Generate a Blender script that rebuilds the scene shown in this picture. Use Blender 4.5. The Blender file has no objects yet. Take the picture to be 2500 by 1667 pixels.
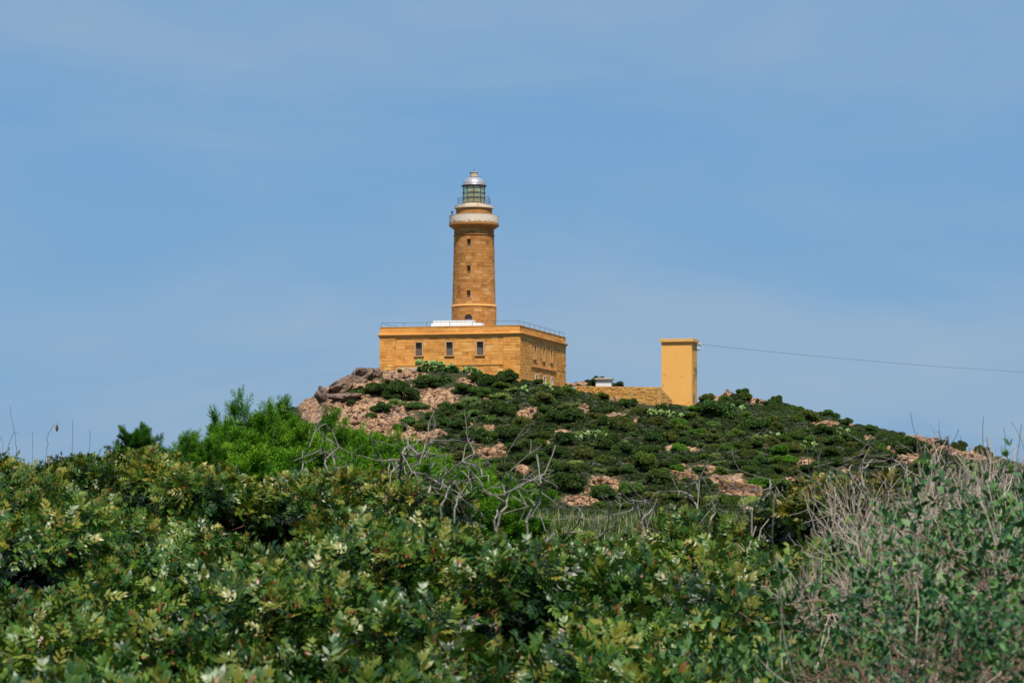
import bpy, math, random
import numpy as np
from mathutils import Vector, Matrix, noise as mn
R = math.radians
random.seed(7); rng = np.random.default_rng(7)
scene = bpy.context.scene
COL = scene.collection

# ------------------------------------------------------------------ camera
# World frame: origin at the photographer's eye, +Y towards the lighthouse, Z up, metres.
FPX, U0, VH = 6000.0, 1250.0, 1185.0        # focal length and principal column / horizon row in photo pixels
cam_d = bpy.data.cameras.new('camera'); cam = bpy.data.objects.new('camera', cam_d); COL.objects.link(cam)
cam.location = (0, 0, 0); cam.rotation_euler = (R(90), 0, 0)
cam_d.sensor_width = 36; cam_d.lens = 36*FPX/2500
cam_d.shift_y = (VH-833.5)/2500
cam_d.clip_start = .1; cam_d.clip_end = 60000
cam_d.dof.use_dof = True; cam_d.dof.focus_distance = 330; cam_d.dof.aperture_fstop = 16.0
scene.camera = cam

# ------------------------------------------------------------------ light
SUN_EL, SUN_AZ = 62, 10          # azimuth measured from straight behind the camera, + = to the camera's right
sx, sy, sz = math.sin(R(SUN_AZ))*math.cos(R(SUN_EL)), -math.cos(R(SUN_AZ))*math.cos(R(SUN_EL)), math.sin(R(SUN_EL))
sun_d = bpy.data.lights.new('sun', 'SUN'); sun = bpy.data.objects.new('sun', sun_d); COL.objects.link(sun)
sun_d.energy = 5.0; sun_d.angle = R(4); sun_d.color = (1, .92, .80)
sun.rotation_euler = Vector((sx, sy, sz)).to_track_quat('Z', 'Y').to_euler()
world = bpy.data.worlds.new('World'); scene.world = world; world.use_nodes = True
wt = world.node_tree; wt.nodes.clear(); wn = wt.nodes.new
out = wn('ShaderNodeOutputWorld'); bg = wn('ShaderNodeBackground'); sky = wn('ShaderNodeTexSky')
sky.sky_type = 'NISHITA'; sky.sun_disc = False; sky.sun_elevation = R(SUN_EL); sky.sun_rotation = R(180-SUN_AZ)
sky.altitude = 100; sky.air_density = 1.0; sky.dust_density = .6; sky.ozone_density = 2.5
bg.inputs['Strength'].default_value = .079
# thin veil of high cloud, laid over the sky by direction
tc = wn('ShaderNodeTexCoord'); mp = wn('ShaderNodeMapping'); mp.inputs['Scale'].default_value = (1.3, 1.3, 4.5); mp.inputs['Rotation'].default_value = (0, R(12), 0); mp.inputs['Location'].default_value = (.37, .1, .62)
wt.links.new(tc.outputs['Generated'], mp.inputs['Vector'])
nz = wn('ShaderNodeTexNoise'); nz.inputs['Scale'].default_value = 2.6; nz.inputs['Detail'].default_value = 7; nz.inputs['Roughness'].default_value = .5; nz.inputs['Distortion'].default_value = .35
wt.links.new(mp.outputs[0], nz.inputs['Vector'])
mr = wn('ShaderNodeMapRange'); mr.inputs['From Min'].default_value = .34; mr.inputs['From Max'].default_value = .60; mr.interpolation_type = 'SMOOTHSTEP'
wt.links.new(nz.outputs['Fac'], mr.inputs['Value'])
ramp = wn('ShaderNodeMix'); ramp.data_type = 'RGBA'
ramp.inputs['A'].default_value = (1.72, 3.75, 6.5, 1); ramp.inputs['B'].default_value = (2.85, 4.35, 6.3, 1)
wt.links.new(mr.outputs[0], ramp.inputs['Factor'])
mixs = wn('ShaderNodeMix'); mixs.data_type = 'RGBA'; mixs.inputs['Factor'].default_value = .86
wt.links.new(sky.outputs[0], mixs.inputs['A']); wt.links.new(ramp.outputs['Result'], mixs.inputs['B'])
wt.links.new(mixs.outputs['Result'], bg.inputs['Color']); wt.links.new(bg.outputs[0], out.inputs[0])
vs = scene.view_settings; vs.view_transform = 'Standard'; vs.look = 'None'; vs.gamma = 1; vs.use_curve_mapping = False; vs.exposure = 0.3
scene.cycles.max_bounces = 8; scene.cycles.diffuse_bounces = 3; scene.cycles.transparent_max_bounces = 8

# ------------------------------------------------------------------ helpers
def link(o, parent=None):
    COL.objects.link(o)
    if parent is not None: o.parent = parent
    return o
def tag(o, label=None, cat=None, group=None, kind=None):
    if label: o['label'] = label
    if cat: o['category'] = cat
    if group: o['group'] = group
    if kind: o['kind'] = kind
    return o
def empty(name, loc):
    o = bpy.data.objects.new(name, None); o.location = loc; o.empty_display_size = .3
    return link(o)
def np_mesh(name, V, Fs, attr=None, smooth=False):
    """V (n,3); Fs a list of (m,k) index arrays of equal-sided faces."""
    V = np.asarray(V, np.float32); Fs = [np.asarray(f, np.int32) for f in Fs if len(f)]
    me = bpy.data.meshes.new(name); me.vertices.add(len(V)); me.vertices.foreach_set('co', V.ravel())
    loops = np.concatenate([f.ravel() for f in Fs]); tot = np.concatenate([np.full(len(f), f.shape[1], np.int32) for f in Fs])
    me.loops.add(len(loops)); me.loops.foreach_set('vertex_index', loops)
    me.polygons.add(len(tot)); me.polygons.foreach_set('loop_start', np.concatenate([[0], np.cumsum(tot)[:-1]]).astype(np.int32))
    me.update(calc_edges=True)
    me.polygons.foreach_set('use_smooth', np.full(len(tot), smooth))
    for k, a in (attr or {}).items():
        at = me.attributes.new(k, 'FLOAT', 'POINT'); at.data.foreach_set('value', np.asarray(a, np.float32))
    me.validate()
    return me
def obj_np(name, V, Fs, mat, parent=None, origin=None, porigin=(0,0,0), attr=None, smooth=False):
    """world-space verts -> object with its origin at `origin`; parent's own origin is porigin"""
    V = np.asarray(V, float); o3 = np.array(origin if origin is not None else porigin, float)
    me = np_mesh(name, V-o3, Fs, attr, smooth); me.materials.append(mat)
    o = bpy.data.objects.new(name, me); link(o, parent)
    o.location = tuple(o3-np.array(porigin)) if parent is not None else tuple(o3)
    return o
class MB:
    """collects shapes in world space, built as one mesh object"""
    def __init__(s): s.V = []; s.Q = []; s.T = []; s.P = []
    def add(s, vs, quads=(), tris=(), polys=()):
        b = len(s.V); s.V += [tuple(v) for v in vs]
        s.Q += [tuple(b+i for i in q) for q in quads]; s.T += [tuple(b+i for i in t) for t in tris]; s.P += [tuple(b+i for i in p) for p in polys]
    def hexa(s, c):   # c: 8 corners, bottom 4 ccw then top 4
        s.add(c, quads=[(3,2,1,0),(4,5,6,7),(0,1,5,4),(1,2,6,5),(2,3,7,6),(3,0,4,7)])
    def box(s, F, u0, u1, v0, v1, z0, z1):  # F = frame (origin, e, n): u along e, v along n
        O, e, n = F
        p = lambda u, v, z: (O[0]+e[0]*u+n[0]*v, O[1]+e[1]*u+n[1]*v, z)
        s.hexa([p(u0,v0,z0), p(u1,v0,z0), p(u1,v1,z0), p(u0,v1,z0), p(u0,v0,z1), p(u1,v0,z1), p(u1,v1,z1), p(u0,v1,z1)])
    def tube(s, pts, rs, n=6, cap=True):
        pts = [Vector(p) for p in pts]
        if not hasattr(rs, '__len__'): rs = [rs]*len(pts)
        b = len(s.V); ref = Vector((.31,.17,.93))
        for i, p in enumerate(pts):
            t = (pts[min(i+1,len(pts)-1)]-pts[max(i-1,0)]).normalized()
            a = t.cross(ref); a = a.normalized() if a.length > 1e-4 else t.orthogonal().normalized(); c = t.cross(a)
            for k in range(n):
                w = 2*math.pi*k/n; s.V.append(tuple(p+(a*math.cos(w)+c*math.sin(w))*rs[i]))
        for i in range(len(pts)-1):
            for k in range(n):
                k2 = (k+1)%n; s.Q.append((b+i*n+k, b+i*n+k2, b+(i+1)*n+k2, b+(i+1)*n+k))
        if cap:
            s.P.append(tuple(b+k for k in range(n))[::-1]); s.P.append(tuple(b+(len(pts)-1)*n+k for k in range(n)))
    def lathe(s, cx, cy, prof, n=48, a0=0, a1=2*math.pi):
        b = len(s.V); full = abs(a1-a0-2*math.pi) < 1e-6; m = n if full else n+1
        for r, z in prof:
            for k in range(m):
                w = a0+(a1-a0)*k/n; s.V.append((cx+r*math.sin(w), cy-r*math.cos(w), z))
        for i in range(len(prof)-1):
            for k in range(n):
                k2 = (k+1)%m; s.Q.append((b+i*m+k, b+i*m+k2, b+(i+1)*m+k2, b+(i+1)*m+k))
    def build(s, name, mat, parent=None, origin=None, porigin=(0,0,0), smooth=False):
        Fs = []
        if s.Q: Fs.append(np.array(s.Q))
        if s.T: Fs.append(np.array(s.T))
        by = {}
        for p in s.P: by.setdefault(len(p), []).append(p)
        Fs += [np.array(v) for v in by.values()]
        return obj_np(name, np.array(s.V), Fs, mat, parent, origin, porigin, smooth=smooth)

# ---- materials
def mat(name, build):
    m = bpy.data.materials.new(name); m.use_nodes = True; nt = m.node_tree; nt.nodes.clear()
    o = nt.nodes.new('ShaderNodeOutputMaterial'); sh = build(nt); nt.links.new(sh, o.inputs['Surface']); return m
def N(nt, t, **kw):
    n = nt.nodes.new(t)
    for k, v in kw.items():
        if k.startswith('i_'): n.inputs[k[2:].replace('_', ' ')].default_value = v
        else: setattr(n, k, v)
    return n
def L(nt, a, b): nt.links.new(a, b)
def ramp_(nt, fac, stops, interp='LINEAR'):
    r = N(nt, 'ShaderNodeValToRGB'); cr = r.color_ramp; cr.interpolation = interp
    while len(cr.elements) < len(stops): cr.elements.new(.5)
    for e, (p, c) in zip(cr.elements, stops): e.position = p; e.color = (*c, 1)
    L(nt, fac, r.inputs[0]); return r.outputs[0]
def mixc(nt, f, a, b, mode='MIX'):
    m = N(nt, 'ShaderNodeMix', data_type='RGBA', blend_type=mode)
    for s, v in ((m.inputs['Factor'], f), (m.inputs['A'], a), (m.inputs['B'], b)):
        if hasattr(v, 'links') or isinstance(v, bpy.types.NodeSocket): L(nt, v, s)
        else: s.default_value = v if isinstance(v, (int, float)) else (*v, 1) if len(v) == 3 else v
    return m.outputs['Result']
def noise_(nt, scale, detail=4, rough=.55, vec=None, dist=0):
    n = N(nt, 'ShaderNodeTexNoise', i_Scale=scale, i_Detail=detail, i_Roughness=rough, i_Distortion=dist)
    if vec is not None: L(nt, vec, n.inputs['Vector'])
    return n.outputs['Fac']
def mrange(nt, v, a, b, c=0, d=1):
    m = N(nt, 'ShaderNodeMapRange'); L(nt, v, m.inputs['Value'])
    for k, x in (('From Min', a), ('From Max', b), ('To Min', c), ('To Max', d)): m.inputs[k].default_value = x
    return m.outputs[0]
def wpos(nt): return N(nt, 'ShaderNodeNewGeometry').outputs['Position']
def prin(nt, col, rough=.8, bump=None, bstr=.3, bdist=.05, spec=.3, metal=0):
    p = N(nt, 'ShaderNodeBsdfPrincipled', i_Roughness=rough, i_Metallic=metal); p.inputs['Specular IOR Level'].default_value = spec
    if isinstance(col, bpy.types.NodeSocket): L(nt, col, p.inputs['Base Color'])
    else: p.inputs['Base Color'].default_value = (*col, 1)
    if bump is not None:
        b = N(nt, 'ShaderNodeBump', i_Strength=bstr, i_Distance=bdist); L(nt, bump, b.inputs['Height']); L(nt, b.outputs[0], p.inputs['Normal'])
    return p.outputs[0]

def stone_mat(name, dark, mid, light, grime=(.12,.07,.03), gs=.25):
    def b(nt):
        pos = wpos(nt)
        oi = N(nt, 'ShaderNodeObjectInfo').outputs['Random']; isl = N(nt, 'ShaderNodeNewGeometry').outputs['Random Per Island']
        s = N(nt, 'ShaderNodeMath', operation='ADD'); L(nt, oi, s.inputs[0]); L(nt, isl, s.inputs[1])
        fr = N(nt, 'ShaderNodeMath', operation='FRACT'); L(nt, s.outputs[0], fr.inputs[0])
        c = ramp_(nt, fr.outputs[0], [(0, dark), (.3, mid), (.75, mid), (1, light)])
        n1 = noise_(nt, 1.1, 6, .65, pos); c = mixc(nt, mrange(nt, n1, .38, .7, 0, .55), c, light)
        n2 = noise_(nt, gs, 5, .6, pos); c = mixc(nt, mrange(nt, n2, .5, .75, 0, .6), c, grime)
        n3 = noise_(nt, 7, 5, .7, pos); c = mixc(nt, mrange(nt, n3, .3, .8, .25, 0), c, (.05,.025,.01))
        return prin(nt, c, .9, n3, .5, .06, .15)
    return mat(name, b)
M = {}
M['ashlar'] = stone_mat('golden_ashlar', (.50,.18,.032), (.79,.335,.068), (.90,.53,.18), (.50,.20,.048))
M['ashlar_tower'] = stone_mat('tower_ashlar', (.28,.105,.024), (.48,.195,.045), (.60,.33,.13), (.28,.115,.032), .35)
M['mortar'] = mat('mortar', lambda nt: prin(nt, mixc(nt, noise_(nt, 2, 4, .6, wpos(nt)), (.44,.19,.04), (.62,.28,.062)), .95))
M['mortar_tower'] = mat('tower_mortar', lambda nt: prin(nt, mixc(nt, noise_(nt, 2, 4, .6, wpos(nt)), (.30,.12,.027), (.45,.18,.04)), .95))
M['band'] = mat('dressed_stone', lambda nt: prin(nt, mixc(nt, noise_(nt, 1.5, 5, .6, wpos(nt)), (.54,.25,.06), (.74,.38,.11)), .85, noise_(nt, 6, 4, .6, wpos(nt)), .3))
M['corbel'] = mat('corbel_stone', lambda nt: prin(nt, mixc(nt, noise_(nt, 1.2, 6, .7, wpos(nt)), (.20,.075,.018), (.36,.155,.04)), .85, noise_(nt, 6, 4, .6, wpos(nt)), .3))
M['surround'] = mat('window_surround_stone', lambda nt: prin(nt, mixc(nt, noise_(nt, 3, 5, .6, wpos(nt)), (.42,.25,.11), (.60,.38,.18)), .85))
def white_flaked(nt):
    pos = wpos(nt); sep = N(nt, 'ShaderNodeSeparateXYZ'); L(nt, pos, sep.inputs[0])
    low = mrange(nt, sep.outputs['Z'], 39.5, 40.5, .22, -.1)
    nn = noise_(nt, 1.6, 9, .75, pos); a = N(nt, 'ShaderNodeMath', operation='ADD'); L(nt, nn, a.inputs[0]); L(nt, low, a.inputs[1])
    f = mrange(nt, a.outputs[0], .63, .68, 0, 1)
    base = mixc(nt, noise_(nt, .8, 5, .6, pos), (.60,.50,.40), (.74,.65,.54))
    return prin(nt, mixc(nt, f, base, (.42,.27,.11)), .8)
M['white_flaked'] = mat('flaking_white_paint', white_flaked)
M['white'] = mat('white_paint', lambda nt: prin(nt, mixc(nt, noise_(nt, 1.2, 5, .6, wpos(nt)), (.62,.60,.58), (.74,.73,.72)), .6))
M['hut_white'] = mat('hut_plaster', lambda nt: prin(nt, mixc(nt, noise_(nt, 1.2, 5, .6, wpos(nt)), (.70,.69,.67), (.80,.79,.77)), .8))
M['hut_roof'] = mat('hut_roof', lambda nt: prin(nt, mixc(nt, noise_(nt, 3, 5, .6, wpos(nt)), (.35,.29,.24), (.5,.44,.38)), .85))
M['slab_white'] = mat('gallery_slab', lambda nt: prin(nt, mixc(nt, mrange(nt, noise_(nt, 1.3, 8, .7, wpos(nt)), .5, .7), (.74,.60,.46), (.5,.3,.14)), .8))
def yellow(nt):
    pos = wpos(nt); c = mixc(nt, noise_(nt, .5, 5, .6, pos), (.76,.39,.095), (.82,.445,.12))
    mpn = N(nt, 'ShaderNodeMapping'); mpn.inputs['Scale'].default_value = (1.4,1.4,.35); L(nt, pos, mpn.inputs[0])
    st = noise_(nt, 1.3, 7, .7, mpn.outputs[0]); c = mixc(nt, mrange(nt, st, .56, .78, 0, .4), c, (.52,.28,.10))
    return prin(nt, c, .85, noise_(nt, 4, 5, .6, pos), .15)
M['yellow'] = mat('yellow_plaster', yellow)
M['soot'] = mat('peeled_plaster', lambda nt: prin(nt, mixc(nt, noise_(nt, 3, 5, .6, wpos(nt)), (.16,.10,.06), (.36,.21,.10)), .9))
M['faded'] = mat('faded_plaster', lambda nt: prin(nt, mixc(nt, noise_(nt, 5, 5, .6, wpos(nt)), (.52,.29,.10), (.66,.37,.13)), .9))
M['cap'] = mat('roof_slab_plaster', lambda nt: prin(nt, mixc(nt, noise_(nt, 1.2, 5, .6, wpos(nt)), (.60,.33,.10), (.74,.44,.16)), .85))
M['shutter'] = mat('shutter_wood', lambda nt: prin(nt, mixc(nt, noise_(nt, 5, 4, .6, wpos(nt)), (.11,.105,.105), (.19,.18,.18)), .6))
M['frame'] = mat('red_brown_frame', lambda nt: prin(nt, mixc(nt, noise_(nt, 5, 4, .6, wpos(nt)), (.16,.06,.025), (.26,.10,.045)), .6))
M['whitetrim'] = mat('white_trim', lambda nt: prin(nt, mixc(nt, noise_(nt, 2, 5, .6, wpos(nt)), (.6,.5,.38), (.75,.66,.54)), .8))
M['iron'] = mat('dark_iron', lambda nt: prin(nt, mixc(nt, noise_(nt, 8, 4, .6, wpos(nt)), (.035,.03,.028), (.09,.06,.04)), .5, spec=.5))
M['rail'] = mat('grey_rail', lambda nt: prin(nt, (.09,.10,.12), .5, spec=.5))
M['dome'] = mat('silver_dome', lambda nt: prin(nt, mixc(nt, mrange(nt, noise_(nt, 1.6, 6, .6, wpos(nt)), .52, .68, 0, .6), (.36,.36,.39), (.34,.24,.17)), .42, metal=.35, spec=.5))
M['vent'] = mat('beige_vent', lambda nt: prin(nt, mixc(nt, noise_(nt, 3, 4, .6, wpos(nt)), (.40,.33,.25), (.52,.45,.36)), .55))
def glass(nt):
    t = N(nt, 'ShaderNodeBsdfTransparent'); t.inputs[0].default_value = (.96,.96,.84,1)
    g = N(nt, 'ShaderNodeBsdfGlossy', i_Roughness=.06); g.inputs[0].default_value = (.8,.85,.8,1)
    d = N(nt, 'ShaderNodeBsdfDiffuse'); d.inputs[0].default_value = (.92,.86,.50,1)
    a = N(nt, 'ShaderNodeMixShader', i_Fac=.17); L(nt, t.outputs[0], a.inputs[1]); L(nt, d.outputs[0], a.inputs[2])
    b = N(nt, 'ShaderNodeMixShader', i_Fac=.10); L(nt, a.outputs[0], b.inputs[1]); L(nt, g.outputs[0], b.inputs[2])
    return b.outputs[0]
M['glass'] = mat('lantern_glass', glass)
M['lens'] = mat('lens_glass', lambda nt: prin(nt, (.05,.06,.045), .15, spec=.8))
M['brass'] = mat('brass', lambda nt: prin(nt, (.30,.20,.07), .4, metal=.7))
M['rubble'] = stone_mat('rubble_stone', (.55,.27,.06), (.78,.41,.11), (.86,.54,.2), (.62,.34,.10))
M['rubble_mortar'] = mat('rubble_mortar', lambda nt: prin(nt, (.48,.26,.08), .95))
def rock(nt, pos=None, grey=.45):
    pos = wpos(nt)
    n1 = noise_(nt, .35, 8, .62, pos, .6); n2 = noise_(nt, 1.25, 9, .74, pos, .7)
    c = mixc(nt, mrange(nt, n1, .35, .65), (.25,.125,.065), (.48,.285,.165))
    c = mixc(nt, mrange(nt, n2, .46, .66, 0, .75), c, (.62,.43,.275))
    c = mixc(nt, mrange(nt, n2, .485, .40, 0, .95), c, (.035,.02,.014))
    n3 = noise_(nt, .22, 6, .7, pos); c = mixc(nt, mrange(nt, n3, .52, .66, 0, grey*1.6), c, (.25,.22,.20))
    v = N(nt, 'ShaderNodeTexVoronoi', feature='DISTANCE_TO_EDGE', i_Scale=.55, i_Randomness=1.0); L(nt, pos, v.inputs['Vector'])
    c = mixc(nt, mrange(nt, v.outputs[0], .0, .07, .85, 0), c, (.07,.04,.03))
    return c, n2
def rockm(nt):
    c, b = rock(nt); return prin(nt, c, .92, b, 1.0, .5, .12)
M['rock'] = mat('pink_rock', rockm)
def darkrock(nt):
    pos = wpos(nt); n1 = noise_(nt, .7, 8, .65, pos, .4); n2 = noise_(nt, 2.2, 8, .7, pos)
    c = mixc(nt, mrange(nt, n1, .38, .62), (.06,.042,.035), (.22,.14,.10)); c = mixc(nt, mrange(nt, n2, .5, .7, 0, .5), c, (.33,.26,.21))
    return prin(nt, c, .92, n2, .9, .2, .15)
M['darkrock'] = mat('weathered_brown_rock', darkrock)
def ground(nt):
    c, b = rock(nt, grey=.3)
    pos = wpos(nt)
    at = N(nt, 'ShaderNodeAttribute', attribute_name='rockiness').outputs['Fac']
    nn = noise_(nt, .6, 6, .6, pos)
    soil = mixc(nt, noise_(nt, .9, 6, .65, pos), (.022,.032,.012), (.060,.062,.028))
    soil = mixc(nt, mrange(nt, noise_(nt, .28, 5, .6, pos), .6, .7, 0, .7), soil, (.34,.20,.12))
    a = N(nt, 'ShaderNodeMath', operation='ADD'); L(nt, at, a.inputs[0]); L(nt, mrange(nt, nn, 0, 1, -.35, .35), a.inputs[1])
    return prin(nt, mixc(nt, mrange(nt, a.outputs[0], .42, .58), soil, c), .93, b, 1.0, .5, .1)
M['ground'] = mat('rocky_ground', ground)
def water(nt):
    p = N(nt, 'ShaderNodeBsdfPrincipled', i_Roughness=.12); p.inputs['Base Color'].default_value = (.012,.05,.10,1)
    b = N(nt, 'ShaderNodeBump', i_Strength=.3); L(nt, noise_(nt, .08, 5, .6, wpos(nt)), b.inputs['Height']); L(nt, b.outputs[0], p.inputs['Normal'])
    return p.outputs[0]
M['sea'] = mat('sea_water', water)

def leaf_mat(name, stops, rough=.42, spec=.5, trans=.22, use_obj=True, tcol=(.9,1.0,.35)):
    """stops: colour ramp over the per-leaf 'tint' value"""
    def b(nt):
        at = N(nt, 'ShaderNodeAttribute', attribute_name='tint').outputs['Fac']
        c = ramp_(nt, at, stops)
        if use_obj: c = mixc(nt, 1.0, c, N(nt, 'ShaderNodeObjectInfo').outputs['Color'], 'MULTIPLY')
        p = N(nt, 'ShaderNodeBsdfPrincipled', i_Roughness=rough); p.inputs['Specular IOR Level'].default_value = spec
        L(nt, c, p.inputs['Base Color'])
        t = N(nt, 'ShaderNodeBsdfTranslucent'); L(nt, mixc(nt, 1.0, c, tcol, 'MULTIPLY'), t.inputs[0])
        m = N(nt, 'ShaderNodeMixShader', i_Fac=trans); L(nt, p.outputs[0], m.inputs[1]); L(nt, t.outputs[0], m.inputs[2])
        return m.outputs[0]
    return mat(name, b)
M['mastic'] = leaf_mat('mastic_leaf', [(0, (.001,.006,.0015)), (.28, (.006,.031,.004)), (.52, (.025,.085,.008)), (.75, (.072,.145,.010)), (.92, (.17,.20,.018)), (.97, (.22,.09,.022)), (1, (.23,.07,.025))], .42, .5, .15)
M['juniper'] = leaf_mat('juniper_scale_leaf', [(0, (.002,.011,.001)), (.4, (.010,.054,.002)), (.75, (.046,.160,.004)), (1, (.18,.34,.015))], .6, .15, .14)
M['broad'] = leaf_mat('ovate_leaf', [(0, (.010,.040,.014)), (.45, (.038,.125,.034)), (.8, (.10,.21,.05)), (.95, (.22,.29,.05)), (1, (.40,.36,.05))], .56, .5, .22)
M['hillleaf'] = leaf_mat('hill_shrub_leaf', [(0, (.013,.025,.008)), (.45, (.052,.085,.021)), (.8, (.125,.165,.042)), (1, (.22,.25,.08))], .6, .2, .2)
M['pear'] = leaf_mat('cactus_skin', [(0, (.07,.13,.04)), (.6, (.17,.26,.085)), (.9, (.32,.38,.14)), (1, (.55,.55,.12))], .5, .3, 0)
M['strap'] = leaf_mat('strap_leaf', [(0, (.02,.05,.012)), (.45, (.07,.125,.03)), (.8, (.19,.23,.06)), (1, (.38,.34,.12))], .5, .3, .25, False)
def bark(name, a, b_, s=14):
    return mat(name, lambda nt: prin(nt, mixc(nt, noise_(nt, s, 6, .65, wpos(nt)), a, b_), .85, noise_(nt, s*3, 4, .6, wpos(nt)), .4, .01))
M['deadwood'] = bark('dead_grey_wood', (.06,.05,.042), (.38,.34,.30))
M['drytwig'] = bark('dry_grey_twig', (.14,.11,.085), (.64,.545,.44), 6)
M['browntwig'] = bark('brown_twig', (.07,.042,.028), (.27,.18,.12), 6)
M['stem'] = bark('red_brown_stem', (.06,.03,.02), (.20,.11,.07))
M['trunk'] = bark('trunk_bark', (.06,.045,.035), (.18,.14,.11))
M['stalk'] = bark('dry_stalk', (.05,.06,.06), (.14,.13,.11))

# ------------------------------------------------------------------ layout maths
def P(px, py, d): return np.array([(px-U0)/FPX*d, d, (VH-py)/FPX*d])
class TPS:
    def __init__(s, pts, vals, lam=0.0):
        s.p = np.asarray(pts, float); n = len(s.p); s.sc = 50.0
        q = s.p/s.sc; r = np.linalg.norm(q[:, None]-q[None], axis=2); K = s.k(r)+lam*np.eye(n)
        A = np.zeros((n+3, n+3)); A[:n, :n] = K; A[:n, n] = 1; A[:n, n+1:] = q; A[n, :n] = 1; A[n+1:, :n] = q.T
        s.w = np.linalg.solve(A, np.concatenate([vals, [0,0,0]]))
    @staticmethod
    def k(r): return np.where(r > 1e-9, r*r*np.log(np.maximum(r, 1e-9)), 0)
    def __call__(s, x, y):
        x = np.asarray(x, float); y = np.asarray(y, float); sh = x.shape; q = np.stack([x.ravel(), y.ravel()], 1)/s.sc; o = np.empty(len(q)); c = s.p/s.sc
        for i in range(0, len(q), 20000):
            b = q[i:i+20000]; r = np.linalg.norm(b[:, None]-c[None], axis=2); o[i:i+20000] = s.k(r)@s.w[:-3]+s.w[-3]+b@s.w[-2:]
        return o.reshape(sh)
def dpy(py, top=350): return np.interp(py, [900, 930, 1000, 1060, 1130, 1180, 1240, 1270], [354, 350, 337, 324, 310, 300, 288, 250])
hill = []
for px, pys in {800:(1000,1060,1130,1240), 900:(990,1060,1130,1240), 1000:(945,1000,1060,1130,1240), 1100:(940,1000,1060,1130,1240), 1200:(930,1000,1060,1130,1240),
                1300:(975,1012,1060,1130,1240), 1400:(985,1020,1060,1130,1240), 1500:(1016,1060,1130,1240), 1600:(1030,1060,1130,1240), 1700:(1034,1070,1130,1240),
                1800:(1040,1090,1150,1240), 1950:(1060,1110,1170,1240), 2100:(1085,1130,1180,1240), 2300:(1130,1170,1230), 2500:(1180,1225,1255)}.items():
    for py in pys: hill.append((px, py, dpy(py)))
hill += [(775,994,342),(790,960,352),(860,925,356),(927,907,366),(1010,905,364),(1140,906,362),(1268,932,359),(1310,954,368),(1381,974,384),(1420,968,378),(1500,988,374),(1617,1010,368),(1700,1006,379),
         (1740,972,378),(1830,975,374),(1900,995,370),(2000,1022,362),(2100,1047,356),(2200,1066,350),(2300,1086,344),(2400,1115,338),(2500,1142,332),(2700,1200,330),
         (700,1075,345),(600,1140,340),(450,1190,340),(200,1230,340),(-100,1250,340),(700,1150,300),(500,1230,300),(2700,1240,300)]
wp = [P(*h) for h in hill]
pts = [(p[0], p[1]) for p in wp]; vals = [p[2] for p in wp]
for x, y, z in [(-6,372,16.5),(-2,395,15.8),(8,395,15),(15,400,15.6),(22,400,15.2),(30,395,12.5),(-22,380,14.5),(-30,390,9),(-45,400,0),(-10,430,9),(20,430,9),(-10,470,-4),(30,470,-4),(50,420,4),(70,400,0),(90,380,-4),(-60,360,-3),
                (-70,300,-3),(-60,250,-2.7),(-20,250,-2.7),(20,250,-2.7),(60,250,-2.7),(100,300,-3),(110,350,-4)]:
    pts.append((x, y)); vals.append(z)
tps = TPS(pts, vals, .0005)
def sst(x, a, b):
    t = np.clip((x-a)/(b-a), 0, 1); return t*t*(3-2*t)
def H0(x, y):
    x = np.asarray(x, float); y = np.asarray(y, float)
    plain = -1.62-.0038*np.clip(y, 0, 290)-.35*sst(y, 16, 30)+.25*np.sin(x*.11+1)*np.sin(y*.07)*sst(y, 20, 60)
    rd = np.sqrt((x-10)**2+np.maximum(y-330, 0)**2*1.0+np.maximum(-60-y, 0)**2)
    plain = plain-115*sst(rd, 130, 900)
    w = sst(y, 235, 285)*(1-sst(y, 455, 540))*sst(x, -95, -60)*(1-sst(x, 85, 120))
    hill_ = np.maximum(tps(np.clip(x, -100, 125), np.clip(y, 235, 545)), -30)
    return plain*(1-w)+hill_*w
ROCKS = [(765,1000,36,36),(985,915,58,15),(850,965,105,62),(905,1015,110,48),(1000,975,85,32),(1065,968,62,22),(1150,928,40,12),(1005,1062,62,14),(960,1045,60,22),(1200,1104,42,16),(1275,1147,18,14),(1292,1010,30,16),(1061,1005,30,8),(1130,1035,22,8),
    (1412,1002,26,13),(1504,1014,26,7),(1376,1058,22,10),(1473,1178,42,18),(1415,1221,44,15),(1499,1195,24,12),(1708,1144,45,13),(1772,1170,55,12),(1810,1203,50,9),(1744,968,28,12),(1848,979,26,10),(1555,1027,10,8),
    (1509,975,34,8),(1970,1010,15,7),(2017,1037,32,7),(2075,1038,20,6),(2249,1078,48,20),(2315,1103,55,13),(2385,1116,40,10),(2215,1119,38,13),(2175,1098,14,7),(1967,1127,22,9),(1933,1172,20,8),(2125,1070,14,6),
    (1400,935,26,10),(1190,1045,20,7),(1165,1080,18,6),(1240,1060,14,6),(1560,1180,22,6),(1640,1095,16,5),(1690,1098,22,5),(1880,1120,14,5),(2060,1150,16,6),(1110,955,24,10),(1330,1085,14,6)]
RK = np.array(ROCKS, float)
def rockmask(x, y, z):
    y = np.maximum(y, 1); px = U0+FPX*x/y; py = VH-FPX*z/y; m = np.zeros_like(px)
    for a, b, rx, ry in RK:
        q = ((px-a)/rx)**2+((py-b)/ry)**2; m = np.maximum(m, np.exp(-q*.9))
    return m*sst(y, 262, 285)
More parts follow.
